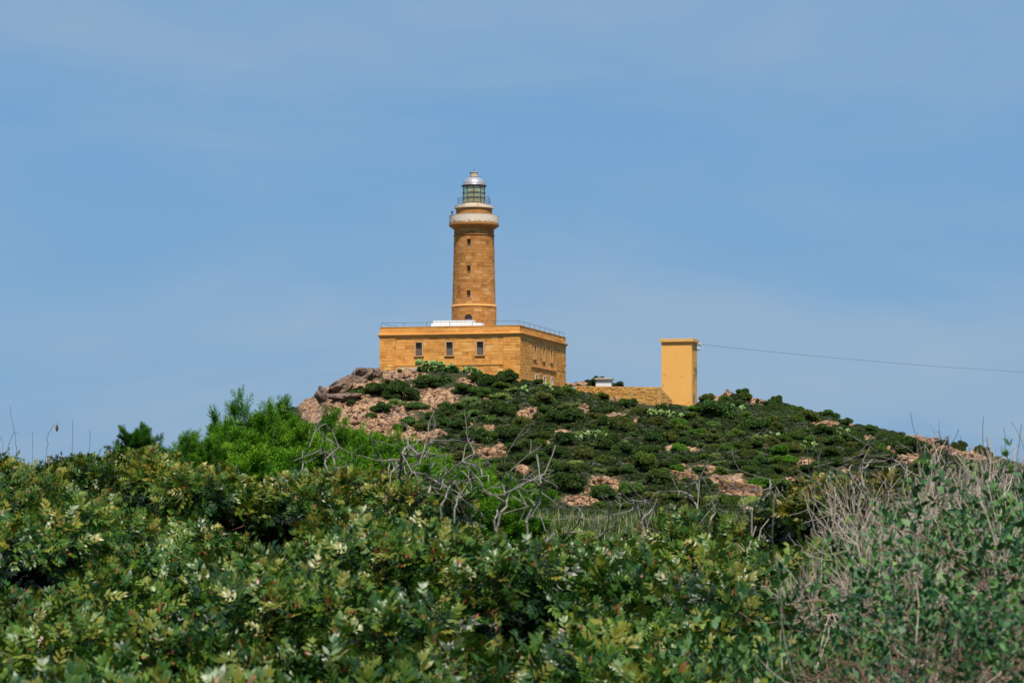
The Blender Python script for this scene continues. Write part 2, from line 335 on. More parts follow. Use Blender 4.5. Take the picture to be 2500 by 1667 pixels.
def terrain_noise(x, y, m):
    """craggy relief, strongest where rock shows"""
    out = np.empty(len(x))
    for i in range(len(x)):
        a = (x[i]*.16, y[i]*.16, 3.1); b = (x[i]*.55, y[i]*.55, 7.7)
        r = mn.ridged_multi_fractal(a, .9, 2.1, 4, 1.0, 2.0)*.5-.55
        v = mn.voronoi(b)[0]; c = (v[1]-v[0])*1.1-.35
        out[i] = (r*1.0+c*.75)*(.12+m[i]*.95)+(mn.fractal((x[i]*1.3, y[i]*1.3, 1.0), 1.0, 2.0, 3)*.16)*(.2+m[i])
    return out
def hit(px, py, d0=275, d1=430):
    d = np.arange(d0, d1, .25); x = (px-U0)/FPX*d; z = (VH-py)/FPX*d; g = H0(x, d); k = np.nonzero(z <= g)[0]
    if len(k) == 0: return None
    i = k[0]; return np.array([x[i], d[i], g[i]])

# ------------------------------------------------------------------ terrain
def axis(segs):
    o = []
    for a, b, s in segs: o += list(np.arange(a, b, s))
    return np.array(o+[segs[-1][1]])
gx = axis([(-20000,-4000,4000),(-4000,-600,400),(-600,-120,60),(-120,-44,6),(-44,86,.36),(86,140,6),(140,700,60),(700,4000,400),(4000,20000,4000)])
gy = axis([(-3000,-200,400),(-200,-10,20),(-10,34,1.5),(34,270,5),(270,395,.36),(395,430,1.2),(430,560,8),(560,1500,80),(1500,4000,500),(4000,20000,4000)])
X, Y = np.meshgrid(gx, gy); Z = H0(X, Y); RM = rockmask(X, Y, Z)
fine = (X > -46) & (X < 88) & (Y > 266) & (Y < 400)
edge = sst(X, -46, -36)*(1-sst(X, 78, 88))*sst(Y, 266, 276)*(1-sst(Y, 388, 400))
# keep the ground calm right under the buildings
HC = np.array([1.128, 360.0]); TH = R(14); E1 = np.array([math.cos(TH), -math.sin(TH)]); N1 = np.array([-math.sin(TH), -math.cos(TH)]); E2 = -N1; N2 = E1
rel = np.stack([X-HC[0], Y-HC[1]], -1); uu = -(rel@E1); vv = rel@E2
calm = ((uu > -1.2) & (uu < 22.6) & (vv > -1.2) & (vv < 31.7))
tn = np.zeros_like(Z); tn[fine] = terrain_noise(X[fine], Y[fine], RM[fine])
Z2 = Z+tn*edge*np.where(calm, .25, 1)
nyy, nxx = X.shape; idx = np.arange(nyy*nxx).reshape(nyy, nxx)
F = np.stack([idx[:-1,:-1], idx[:-1,1:], idx[1:,1:], idx[1:,:-1]], -1).reshape(-1, 4)
g = obj_np('ground', np.stack([X, Y, Z2], -1).reshape(-1, 3), [F], M['ground'], attr={'rockiness': RM.ravel()}, smooth=True); tag(g, kind='structure')
s = obj_np('sea', [(-30000,-30000,-100),(30000,-30000,-100),(30000,50000,-100),(-30000,50000,-100)], [np.array([[0,1,2,3]])], M['sea']); tag(s, kind='structure')

# ------------------------------------------------------------------ masonry
def stone_boxes_flat(Fr, rects, proud=(.015,.05), depth=.08, gap=.016):
    """-> list of (centre, verts, quads)"""
    O, e, n = Fr; out = []
    for (u0, u1, z0, z1) in rects:
        a0, a1, b0, b1 = u0+gap/2, u1-gap/2, z0+gap/2, z1-gap/2
        if a1-a0 < .06 or b1-b0 < .05: continue
        pr = random.uniform(*proud); c = .014; j = lambda: random.uniform(-.006, .006)
        vs = []
        for (ins, v) in ((0, -depth), (0, pr-.012), (c, pr)):
            for (u, z) in ((a0+ins, b0+ins), (a1-ins, b0+ins), (a1-ins, b1-ins), (a0+ins, b1-ins)):
                vs.append((O[0]+e[0]*u+n[0]*(v+j()), O[1]+e[1]*u+n[1]*(v+j()), z))
        q = [(0,1,5,4),(1,2,6,5),(2,3,7,6),(3,0,4,7),(4,5,9,8),(5,6,10,9),(6,7,11,10),(7,4,8,11),(8,9,10,11)]
        out.append((vs, q, (a1-a0)*(b1-b0)))
    return out
def rows(u0, u1, zb, rowh, lens, holes):
    rects = []; zs = [zb[0]]
    for a, b in zip(zb[:-1], zb[1:]):
        k = max(1, round((b-a)/rowh)); zs += [a+(b-a)*(i+1)/k for i in range(k)]
    for r, (za, zc) in enumerate(zip(zs[:-1], zs[1:])):
        u = u0; cuts = [u0]
        u += random.uniform(.3, 1)*lens[1]*(.5 if r % 2 else 1)
        while u < u1-lens[0]*.5: cuts.append(u); u += random.uniform(*lens)
        cuts.append(u1)
        for a, b in zip(cuts[:-1], cuts[1:]):
            segs = [(a, b)]
            for (ha, hb, hz0, hz1) in holes:
                if zc <= hz0+1e-3 or za >= hz1-1e-3: continue
                ns = []
                for (p, q) in segs:
                    if hb <= p or ha >= q: ns.append((p, q)); continue
                    if ha > p: ns.append((p, ha))
                    if hb < q: ns.append((hb, q))
                segs = ns
            rects += [(p, q, za, zc) for p, q in segs if q-p > .12]
    return rects
def lay(name, pieces, matr, parent, porg, keep):
    """the `keep` largest pieces as objects, the rest joined as stuff"""
    pieces = sorted(pieces, key=lambda p: -p[2]); n = 0
    for vs, q, _ in pieces[:keep]:
        o = obj_np(name, vs, [np.array(q)], matr, parent, origin=np.mean(vs, axis=0), porigin=porg); n += 1
    mb = MB()
    for vs, q, _ in pieces[keep:]: mb.add(vs, quads=q)
    if mb.V:
        o = mb.build(name+'work', matr, parent, porigin=porg); o['kind'] = 'stuff'
def wall_holes(Fr, ub, zb, holes, depth, mb):
    """flat wall sheet at v=0 with real openings and reveals"""
    O, e, n = Fr; p = lambda u, v, z: (O[0]+e[0]*u+n[0]*v, O[1]+e[1]*u+n[1]*v, z)
    us = sorted(set([*ub, *[h[0] for h in holes], *[h[1] for h in holes]])); zs = sorted(set([*zb, *[h[2] for h in holes], *[h[3] for h in holes]]))
    for a, b in zip(us[:-1], us[1:]):
        for c, d in zip(zs[:-1], zs[1:]):
            mu, mz = (a+b)/2, (c+d)/2
            if any(h[0] < mu < h[1] and h[2] < mz < h[3] for h in holes): continue
            mb.add([p(a,0,c), p(b,0,c), p(b,0,d), p(a,0,d)], quads=[(0,1,2,3)])
    for (a, b, c, d) in holes:
        for (u, z), (u2, z2) in zip(((a,c),(b,c),(b,d),(a,d)), ((b,c),(b,d),(a,d),(a,c))):
            mb.add([p(u,0,z), p(u2,0,z2), p(u2,-depth,z2), p(u,-depth,z)], quads=[(0,1,2,3)])

# ------------------------------------------------------------------ keeper's house
LF, LS = 21.42, 30.5; ZB, ZC, ZK, ZP = 11.5, 22.12, 22.5, 23.5
org = (HC[0], HC[1], 15.5)
house = tag(empty('keepers_house', org), 'long flat-roofed golden stone building at the foot of the lighthouse tower', 'building')
FF = (HC, -E1, N1)          # front: u runs from the near corner towards the far end, v outward
FS = (HC, E2, N2)           # side
def win(u, w, z0, z1): return (u-w/2, u+w/2, z0, z1)
fwin = [win(t, .98, 19.2, 21.15) for t in (5.99, 10.66, 15.36)]
swin = [win(t, 1.15, 19.0, 21.05) for t in (9.6, 15.3, 20.5)]
lwin = [win(t, 1.0, 15.5, 16.6) for t in (10.5, 15.8, 20.7)]
mb = MB(); wall_holes(FF, [0, LF], [ZB, ZC], fwin, .45, mb); wfront = mb.build('front_wall', M['mortar'], house, porigin=org)
mb = MB(); wall_holes(FS, [0, LS], [ZB, ZC], swin+lwin, .45, mb); wside = mb.build('side_wall', M['mortar'], house, porigin=org)
mb = MB(); BK = (HC+E2*LS, -E1, E2); mb.box(BK, 0, LF, -.3, 0, ZB, ZC); FL = (HC-E1*LF, E2, -E1); mb.box(FL, 0, LS-.302, -.3, 0, ZB, ZC)
mb.build('rear_wall', M['ashlar'], house, porigin=org)
# parapet, cornice, roof
prof = [(0,ZC-.25),(.07,ZC-.25),(.07,ZC-.12),(.16,ZC-.02),(.16,ZC+.03),(.36,ZC+.16),(.36,ZC+.28),(.05,ZC+.36),(0,ZC+.36)]
mb = MB()
def ring(off, z):   # rectangle round the house, offset outwards
    c = [HC+E1*off+N1*off, HC-E1*(LF+off)+N1*off, HC-E1*(LF+off)+E2*(LS+off), HC+E1*off+E2*(LS+off)]
    return [(p[0], p[1], z) for p in c]
vs = [v for o_, z in prof for v in ring(o_, z)]
mb.add(vs, quads=[(i*4+k, i*4+(k+1)%4, (i+1)*4+(k+1)%4, (i+1)*4+k) for i in range(len(prof)-1) for k in range(4)])
mb.build('cornice', M['band'], house, porigin=org)
mb = MB(); vs = ring(-.02, ZC+.36)+ring(-.02, ZP-.08)+ring(.05, ZP-.08)+ring(.05, ZP)+ring(-.4, ZP)+ring(-.4, ZK+.05)
mb.add(vs, quads=[(i*4+k, i*4+(k+1)%4, (i+1)*4+(k+1)%4, (i+1)*4+k) for i in range(5) for k in range(4)])
par = mb.build('parapet', M['ashlar'], house, porigin=org)
mb = MB(); vs = ring(-.35, ZK+.1); mb.add(vs, polys=[(3,2,1,0)]); mb.build('roof', M['white'], house, porigin=org)
# string course and plinth
mb = MB(); mb.box(FF, 2.52, 18.9, .0, .17, 17.72, 17.96); mb.box(FS, 7.0, 23.6, .0, .17, 17.72, 17.96); mb.build('string_course', M['band'], house, porigin=org)
ps = rows(2.5, 18.9, [17.96, 18.6, 19.2, 21.15, ZC-.25], .44, (.75, 1.7), [(h[0]-.24, h[1]+.24, h[2]-.14, h[3]+.24) for h in fwin])
front = stone_boxes_flat(FF, ps)
front += stone_boxes_flat(FF, rows(2.5, 18.9, [14.6, 17.72], .52, (.8, 1.6), []), (.06,.10))
front += stone_boxes_flat(FF, rows(-.02, 2.47, [14.6, ZC-.25], .44, (.7, 1.3), []), (.08,.11), gap=.026)
front += stone_boxes_flat(FF, rows(18.93, LF+.02, [14.6, ZC-.25], .44, (.7, 1.3), []), (.08,.11), gap=.026)
pf = stone_boxes_flat((HC-N1*.02, -E1, N1), rows(0, LF, [ZC+.37, ZP-.09], .32, (1.3, 2.4), []), (.01,.03), gap=.018)
lay('stone', front, M['ashlar'], wfront, org, 262)
lay('stone', pf, M['ashlar'], par, org, 34)
hs = [(h[0]-.24, h[1]+.24, h[2]-.14, h[3]+.24) for h in swin+lwin]
side = stone_boxes_flat(FS, rows(7.05, LS, [13.4, 15.5, 16.6, 17.72], .46, (.8, 1.5), hs))
side += stone_boxes_flat(FS, rows(7.05, LS, [17.96, 19.0, 21.05, ZC-.25], .44, (.8, 1.5), hs))
side += stone_boxes_flat(FS, rows(-.02, 7.0, [13.4, ZC-.25], .44, (.8, 1.3), []), (.08,.11), gap=.026)
lay('stone', side, M['ashlar'], wside, org, 0)
lay('stone', stone_boxes_flat((HC-N2*.02, E2, N2), rows(0, LS, [ZC+.37, ZP-.09], .34, (1.2, 2.2), []), (.01,.03), gap=.018), M['ashlar'], par, org, 0)
def window(Fr, h, parent, sur, shut=True):
    a, b, c, d = h; mb = MB(); f = .09
    for (u0, u1, z0, z1) in ((a, a+f, c, d), (b-f, b, c, d), (a+f, b-f, c, c+f), (a+f, b-f, d-f, d)): mb.box(Fr, u0, u1, -.42, -.30, z0, z1)
    w = mb.build('window', M['frame'], parent, porigin=org); m = (a+b)/2
    for (u0, u1) in ((a+f, m-.03), (m+.03, b-f)):
        q = MB(); q.box(Fr, u0, u1, -.40, -.35, c+f, d-f)
        k = int((d-c-2*f)/.16)
        for i in range(k): z = c+f+.05+i*.16; q.box(Fr, u0+.04, u1-.04, -.35, -.325, z, z+.11)
        q.build('shutter' if shut else 'pane', M['shutter'], w, porigin=org)
    q = MB(); q.box(Fr, m-.03, m+.03, -.40, -.30, c+f, d-f); q.build('mullion', M['frame'], w, porigin=org)
    q = MB(); s_ = .22
    q.box(Fr, a-s_, a, -.05, .10, c, d+.22); q.box(Fr, b, b+s_, -.05, .10, c, d+.22); q.box(Fr, a, b, -.05, .10, d, d+.22); q.build('surround', sur, w, porigin=org)
    q = MB(); q.box(Fr, a-s_-.06, b+s_+.06, -.3, .18, c-.14, c); q.build('sill', M['surround'], w, porigin=org)
for h in fwin: window(FF, h, house, M['surround'])
for h in swin: window(FS, h, house, M['surround'])
for h in lwin: window(FS, h, house, M['whitetrim'], False)
# grey plinth wall patch by the far front corner
mb = MB(); mb.box(FF, 14.0, 18.6, .14, .55, 14.8, 17.45); tag(mb.build('plinth_block', M['hut_roof'], house, porigin=org))
mb = MB(); rz, ru = ZP+.62, .028
c4 = [HC+E1*-.2+N1*-.2, HC-E1*(LF-.2)+N1*-.2]; cb = [HC+E1*-.2+E2*(LS-.2), HC-E1*(LF-.2)+E2*(LS-.2)]
for z in (rz,): mb.tube([(*cb[1], z), (*c4[1], z), (*c4[0], z), (*cb[0], z)], ru, 5)
rail = mb.build('railing', M['rail'], house, porigin=org)
for (a, b, k) in ((c4[0], c4[1], 6), (c4[0], cb[0], 9), (c4[1], cb[1], 8)):
    for i in range(0 if b is c4[1] else 1, k+1):
        p = a+(b-a)*i/k; q = MB(); q.tube([(*p, ZK+.1), (*p, rz)], .03, 5); q.build('rail_post', M['rail'], rail, porigin=org)
# white two-tier block on the roof terrace
tb = empty('roof_block', (-8.2, 366.5, ZK+.1)); tb.parent = None
TBF = (np.array([-11.95, 367.9]), E1, N1)
tag(tb, 'low white two-step terrace block on the roof in front of the tower door', 'roof structure')
to = (-8.2, 366.5, ZK+.1)
for k in range(5):
    q = MB(); q.box(TBF, k*1.56, (k+1)*1.56-.03, -1.0, .6, ZK+.12, 24.18); q.build('lower_panel', M['white'], tb, porigin=to)
for k in range(5):
    q = MB(); q.box(TBF, .22+k*1.26, .22+(k+1)*1.26-.03, -1.0, .35, 24.184, 24.62); q.build('upper_panel', M['white'], tb, porigin=to)

# ------------------------------------------------------------------ lighthouse tower
TX, TY = -5.75, 372.0; torg = (TX, TY, ZK+.1)
tower = tag(empty('lighthouse_tower', torg), 'tall round sandstone lighthouse tower with white gallery, glazed lantern and silver dome', 'lighthouse')
ZT = [22.6, 27.1, 37.75, 38.7]
def rad(z): return 3.40-.02*(z-22.6)/4.5 if z < 27.1 else 3.27-(3.27-3.02)*(z-27.1)/(37.75-27.1) if z < 37.75 else 3.02
AW = R(-14); AS = R(76)
def hole(ang, w, z0, z1): ra = rad((z0+z1)/2); return (ang-w/2/ra, ang+w/2/ra, z0, z1)
tw = [hole(AW, .56, 35.87, 37.0), hole(AW, .56, 31.8, 33.0), hole(AW, .56, 28.15, 29.26), hole(AS, .5, 32.85, 34.0), hole(AS, .5, 28.6, 29.7)]
door = hole(AW, 1.12, 22.6, 25.7)
tp = lambda a, r, z: (TX+r*math.sin(a), TY-r*math.cos(a), z)
def curved_sheet(holes, a_list, zs, inset, depth, mb):
    us = sorted(set(a_list+[h[0] for h in holes]+[h[1] for h in holes])); zz = sorted(set(zs+[h[2] for h in holes]+[h[3] for h in holes]))
    for a, b in zip(us[:-1], us[1:]):
        for c, d in zip(zz[:-1], zz[1:]):
            if any(h[0] < (a+b)/2 < h[1] and h[2] < (c+d)/2 < h[3] for h in holes): continue
            mb.add([tp(a, rad(c+1e-4)-inset, c), tp(b, rad(c+1e-4)-inset, c), tp(b, rad(d-1e-4)-inset, d), tp(a, rad(d-1e-4)-inset, d)], quads=[(0,1,2,3)])
    for (a, b, c, d) in holes:
        for (u, z), (u2, z2) in zip(((a,c),(b,c),(b,d),(a,d)), ((b,c),(b,d),(a,d),(a,c))):
            mb.add([tp(u, rad(z)-inset, z), tp(u2, rad(z2)-inset, z2), tp(u2, rad(z2)-depth, z2), tp(u, rad(z)-depth, z)], quads=[(0,1,2,3)])
mb = MB(); curved_sheet(tw+[door], [math.pi*2*k/72-math.pi for k in range(73)], ZT+[24.5, 30, 33.5], .04, .55, mb)
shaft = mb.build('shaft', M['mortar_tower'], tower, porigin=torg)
pieces = []
rowz = [22.6, 25.7, 26.95, 27.25, 28.15, 28.6, 29.26, 29.7, 31.8, 32.85, 33.0, 34.0, 35.87, 37.0, 37.62, 37.86, 38.68]
zs = [rowz[0]]
for a, b in zip(rowz[:-1], rowz[1:]):
    k = max(1, round((b-a)/.45)); zs += [a+(b-a)*(i+1)/k for i in range(k)]
zs = [z for i, z in enumerate(zs)]
for r_, (za, zb_) in enumerate(zip(zs[:-1], zs[1:])):
    if (za >= 26.94 and zb_ <= 27.26) or (za >= 37.61 and zb_ <= 37.87): continue
    ra = rad((za+zb_)/2); a = -math.pi+random.uniform(0, .3); end = a+2*math.pi; cuts = [a]
    while a < end-.22: a += random.uniform(.7, 1.35)/ra; cuts.append(min(a, end))
    if cuts[-1] < end: cuts[-1] = end
    for a0, a1 in zip(cuts[:-1], cuts[1:]):
        segs = [(a0, a1)]
        for (ha, hb, hz0, hz1) in tw+[door]:
            if zb_ <= hz0+1e-3 or za >= hz1-1e-3: continue
            ns = []
            for (p, q) in segs:
                if hb <= p or ha >= q: ns.append((p, q)); continue
                if ha > p: ns.append((p, ha))
                if hb < q: ns.append((hb, q))
            segs = ns
        for (p, q) in segs:
            if (q-p)*ra < .1: continue
            gp = .016/ra/2; p += gp; q -= gp; zl, zh = za+.011, zb_-.011; pr = random.uniform(.0, .025); vs = []
            for rr, ins in ((-.10, 0), (pr-.01, 0), (pr, .013)):
                for (an, z) in ((p+ins/ra, zl+ins), ((p+q)/2, zl+ins), (q-ins/ra, zl+ins), (q-ins/ra, zh-ins), ((p+q)/2, zh-ins), (p+ins/ra, zh-ins)): vs.append(tp(an, rad(z)+rr, z))
            qd = []
            for l in (0, 6):
                qd += [(l+k, l+(k+1)%6, l+6+(k+1)%6, l+6+k) for k in range(6)]
            qd += [(12,13,16,17),(13,14,15,16)]
            face = math.cos((p+q)/2); pieces.append((vs, qd, (q-p)*ra*(zh-zl)*max(face, 0) if face > .12 else -1+face))
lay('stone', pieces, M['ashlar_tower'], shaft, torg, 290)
def twindow(h, parent):
    a, b, c, d = h; mb = MB(); ra = rad(d)-.38; q = lambda x, z: tp(x, ra, z)
    mb.add([q(a,c), q(b,c), q(b,d), q(a,d), tp(a,ra-.06,c), tp(b,ra-.06,c), tp(b,ra-.06,d), tp(a,ra-.06,d)], quads=[(0,1,2,3),(7,6,5,4)])
    w = mb.build('window', M['shutter'], parent, porigin=torg); f = .06/ra; mb = MB(); ro = ra+.05
    for (u0, u1, z0, z1) in ((a, a+f, c, d), (b-f, b, c, d), (a+f, b-f, c, c+.06), (a+f, b-f, d-.06, d), ((a+b)/2-f*.35, (a+b)/2+f*.35, c+.06, d-.06)):
        mb.hexa([tp(u0,ra+.005,z0), tp(u1,ra+.005,z0), tp(u1,ro,z0), tp(u0,ro,z0), tp(u0,ra+.005,z1), tp(u1,ra+.005,z1), tp(u1,ro,z1), tp(u0,ro,z1)])
    mb.build('frame', M['frame'], w, porigin=torg)
    mb = MB(); ri, ro = ra, rad(c)+.05; mb.hexa([tp(a-.03,ri,c-.10), tp(b+.03,ri,c-.10), tp(b+.03,ro,c-.10), tp(a-.03,ro,c-.10), tp(a,ri,c+.004), tp(b,ri,c+.004), tp(b,ro,c), tp(a,ro,c)]); mb.build('sill', M['surround'], w, porigin=torg)
for h in tw: twindow(h, tower)
# arched door: infill stones shape the arch, door leaf recessed
a, b, c, d = door; am = (a+b)/2; rr = rad(25)-.35; hw = (b-a)/2
mb = MB(); mb.add([tp(a,rr,c), tp(am,rr,c), tp(b,rr,c), tp(b,rr,d), tp(am,rr,d), tp(a,rr,d)], quads=[(0,1,4,5),(1,2,3,4)]); dr = mb.build('door', M['shutter'], tower, porigin=torg)
for k in range(5):
    u0 = a+(b-a)*(k+.06)/5; u1 = a+(b-a)*(k+.94)/5; q = MB(); q.hexa([tp(u0,rr+.01,c), tp(u1,rr+.01,c), tp(u1,rr+.05,c), tp(u0,rr+.05,c), tp(u0,rr+.01,d), tp(u1,rr+.01,d), tp(u1,rr+.05,d), tp(u0,rr+.05,d)]); q.build('plank', M['shutter'], dr, porigin=torg)
mb = MB(); ac = 25.7-.56; n_ = 12      # arch spandrels
for k in range(n_):
    t0, t1 = math.pi*k/n_, math.pi*(k+1)/n_
    A = [(am-hw*math.cos(t), ac+.56*math.sin(t)) for t in (t0, t1)]
    vs = [tp(A[0][0], rad(25)+.02, A[0][1]), tp(A[1][0], rad(25)+.02, A[1][1]), tp(A[1][0], rad(25)+.02, d+.02), tp(A[0][0], rad(25)+.02, d+.02)]
    vs += [tp(A[0][0], rr+.06, A[0][1]), tp(A[1][0], rr+.06, A[1][1])]
    mb.add(vs, quads=[(0,1,2,3),(0,4,5,1)])
mb.build('door_arch', M['ashlar_tower'], tower, porigin=torg)
mb = MB(); mb.lathe(TX, TY, [(3.2,26.95),(3.47,26.95),(3.49,27.05),(3.40,27.16),(3.30,27.25),(3.2,27.25)], 72); mb.build('lower_band', M['band'], tower, porigin=torg, smooth=True)
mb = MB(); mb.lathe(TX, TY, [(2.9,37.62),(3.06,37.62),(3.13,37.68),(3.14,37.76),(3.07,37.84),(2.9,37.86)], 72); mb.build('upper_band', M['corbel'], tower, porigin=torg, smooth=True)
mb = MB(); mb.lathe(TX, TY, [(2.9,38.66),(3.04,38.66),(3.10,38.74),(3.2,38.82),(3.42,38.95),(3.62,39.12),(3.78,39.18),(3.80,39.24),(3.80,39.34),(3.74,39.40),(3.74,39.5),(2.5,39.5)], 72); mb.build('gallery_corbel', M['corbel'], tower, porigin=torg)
mb = MB(); mb.lathe(TX, TY, [(3.70,39.5),(3.74,39.52),(3.74,40.68),(3.76,40.70),(3.76,40.76),(3.5,40.76),(3.5,39.502)], 72); mb.build('gallery_parapet', M['white_flaked'], tower, porigin=torg)
mb = MB(); mb.lathe(TX, TY, [(2.73,39.503),(2.73,41.72),(2.78,41.78)], 72); mb.build('watch_room', M['ashlar_tower'], tower, porigin=torg)
mb = MB(); mb.lathe(TX, TY, [(2.70,41.76),(2.84,41.78),(2.95,41.86),(2.95,42.24),(1.70,42.26)], 72); mb.build('upper_gallery', M['slab_white'], tower, porigin=torg)
mb = MB(); mb.lathe(TX, TY, [(1.86,42.262),(1.84,42.56),(1.6,42.58),(0,42.58)], 48); mb.build('lantern_base', M['slab_white'], tower, porigin=torg)
# lantern
ZL0, ZL1, NL = 42.6, 45.2, 10
lan = MB(); lan.lathe(TX, TY, [(1.6,42.582),(1.76,42.582),(1.76,42.70),(1.6,42.70)], 40); 
lt = lan.build('lantern', M['iron'], tower, porigin=torg)
lan = MB(); lan.lathe(TX, TY, [(1.5,45.14),(1.74,45.14),(1.78,45.2),(1.93,45.24),(1.93,45.36),(1.74,45.40)], 40); lan.build('eave', M['iron'], lt, porigin=torg)
for k in range(NL):
    an = AW*0+2*math.pi*k/NL
    mb = MB(); mb.tube([tp(an,1.70,42.70), tp(an,1.70,45.14)], .045, 6, False); mb.build('mullion', M['iron'], lt, porigin=torg)
for z in (43.45, 44.22):
    mb = MB(); mb.lathe(TX, TY, [(1.66,z-.03),(1.78,z-.03),(1.78,z+.03),(1.66,z+.03),(1.66,z-.03)], 40); mb.build('glazing_ring', M['iron'], lt, porigin=torg)
for k in range(NL):
    for (z0, z1) in ((42.71,43.41),(43.49,44.18),(44.26,45.13)):
        mb = MB(); p0, p1 = 2*math.pi*k/NL+.035, 2*math.pi*(k+1)/NL-.035; pm = (p0+p1)/2
        mb.add([tp(a_, r_, z) for r_ in (1.69, 1.675) for z in (z0, z1) for a_ in (p0, pm, p1)], quads=[(0,1,4,3),(1,2,5,4),(7,6,9,10),(8,7,10,11)])
        mb.build('pane', M['glass'], lt, porigin=torg)
mb = MB(); mb.lathe(TX, TY, [(.0,42.6),(.62,42.6),(.62,42.85),(.86,42.95),(.92,43.5),(.90,44.0),(.70,44.5),(.36,44.85),(.1,44.95),(0,44.95)], 8); fl = mb.build('fresnel_lens', M['lens'], tower, porigin=torg)
for k in range(8):
    an = 2*math.pi*(k+.5)/8; mb = MB(); mb.tube([tp(an,.90,42.9), tp(an,.97,43.5), tp(an,.94,44.0), tp(an,.74,44.5), tp(an,.38,44.9)], .03, 5); mb.build('lens_rib', M['brass'], fl, porigin=torg)
mb = MB(); pr = [(1.74,45.38)]+[(1.70*math.cos(t), 45.42+1.28*math.sin(t)) for t in np.linspace(0, 1.18, 12)]
mb.lathe(TX, TY, pr, 40); mb.build('dome', M['dome'], tower, porigin=torg, smooth=True)
mb = MB(); mb.lathe(TX, TY, [(.60,46.58),(.64,46.66),(.70,46.68),(.70,46.74),(.60,46.78),(.60,47.26),(.67,47.3),(.67,47.4),(0,47.44)], 24); mb.build('vent_cap', M['vent'], tower, porigin=torg)
mb = MB(); mb.tube([(TX,TY,47.4),(TX,TY,48.3)], [.03,.014], 6); mb.build('lightning_rod', M['iron'], tower, porigin=torg)
mb = MB(); cx_, cz_ = TX+1.05, 46.62
mb.tube([(cx_+.16*math.cos(t), TY-.3, cz_+.16*math.sin(t)) for t in np.linspace(-.3, math.pi+.4, 9)], .022, 5); mb.tube([(TX+1.66,TY-.5,45.5),(TX+1.72,TY-.5,45.85),(TX+1.9,TY-.5,45.8)], .022, 5); mb.build('dome_handle', M['iron'], tower, porigin=torg)
mb = MB()
for z in (43.42, 42.85): mb.tube([tp(2*math.pi*k/32,2.48,z) for k in range(33)], .022, 5, False)
gr = mb.build('gallery_railing', M['iron'], tower, porigin=torg)
for k in range(12):
    an = 2*math.pi*(k+.4)/12; mb = MB(); mb.tube([tp(an,2.48,42.2), tp(an,2.48,43.44)], .024, 5); mb.build('rail_post', M['iron'], gr, porigin=torg)
mb = MB(); mb.tube([(TX+2.15,TY-.9,42.2),(TX+2.15,TY-.9,43.9)], .03, 5); mb.build('aerial', M['iron'], tower, porigin=torg)
mb = MB(); fx = (np.array([TX-3.3, TY-.8]), np.array([1.,0]), np.array([0,-1.])); mb.box(fx, -.13, .13, -.15, .15, 40.95, 41.35); mb.box(fx, -.16, .16, -.2, .2, 41.35, 41.40); mb.tube([(TX-3.3,TY-.8,40.7),(TX-3.3,TY-.8,40.96)], .03, 5); mb.build('signal_box', M['iron'], tower, porigin=torg)
mb = MB()    # ladder up to the lantern
for dx in (-.2, .2): mb.tube([(TX+1.35+dx,TY-1.95,42.25),(TX+1.35+dx,TY-1.72,45.2)], .02, 5)
for k in range(9): z = 42.5+k*.3; mb.tube([(TX+1.15,TY-1.94+.023*k,z),(TX+1.55,TY-1.94+.023*k,z)], .015, 4)
mb.build('lantern_ladder', M['iron'], tower, porigin=torg)

# ------------------------------------------------------------------ yellow power tower
TA = R(14); ya = np.array([math.cos(TA), -math.sin(TA)]); yn = np.array([-math.sin(TA), -math.cos(TA)])
YC = np.array([(1689-U0)/FPX*382, 382.0]); yorg = (YC[0], YC[1], 12.2)
cabin = tag(empty('power_tower', yorg), 'plain windowless yellow plastered square tower standing on the hill beside the rubble wall', 'power tower')
WF = (YC, -ya, yn); WS = (YC, -yn, ya); W_, D_ = 4.78, 4.9
mb = MB(); mb.box((YC, -ya, yn), 0, W_, -D_, 0, 10.8, 22.35); wl = mb.build('wall', M['yellow'], cabin, porigin=yorg)
mb = MB(); mb.box(WF, -.28, W_+.3, -D_-.28, .28, 22.353, 22.80); mb.box(WF, -.2, W_+.22, -D_-.2, .2, 22.80, 22.86); mb.build('roof_slab', M['cap'], cabin, porigin=yorg)
mb = MB(); mb.box(WF, -.06, W_+.06, .003, .07, 10.8, 12.75); mb.box(WS, 0, D_, .003, .07, 10.8, 12.75); mb.build('base_course', M['rubble'], cabin, porigin=yorg)
mb = MB(); mb.box(WS, 1.6, 2.6, -.02, .03, 12.76, 14.3); mb.build('door', M['shutter'], cabin, porigin=yorg)
for (u, z, w, h) in ((2.2,18.2,.55,.6),(2.3,17.2,.7,.5),(1.9,16.4,.5,.8),(2.6,15.7,.4,.4),(3.0,16.9,.35,1.1),(2.2,19.2,.25,.5)):
    q = MB(); n_ = 9; vs = []
    for v in (.0, .012):
        for k in range(n_):
            t = 2*math.pi*k/n_; rr_ = random.uniform(.7, 1.15); uu_, zz_ = u+w*.6*math.cos(t)*rr_, z+h*.55*math.sin(t)*rr_
            vs.append((YC[0]-yn[0]*uu_+ya[0]*(v+.002), YC[1]-yn[1]*uu_+ya[1]*(v+.002), zz_))
    q.add(vs, polys=[tuple(range(n_, 2*n_))], quads=[(k, (k+1)%n_, n_+(k+1)%n_, n_+k) for k in range(n_)]); q.build('peeled_patch', M['soot'], cabin, porigin=yorg)
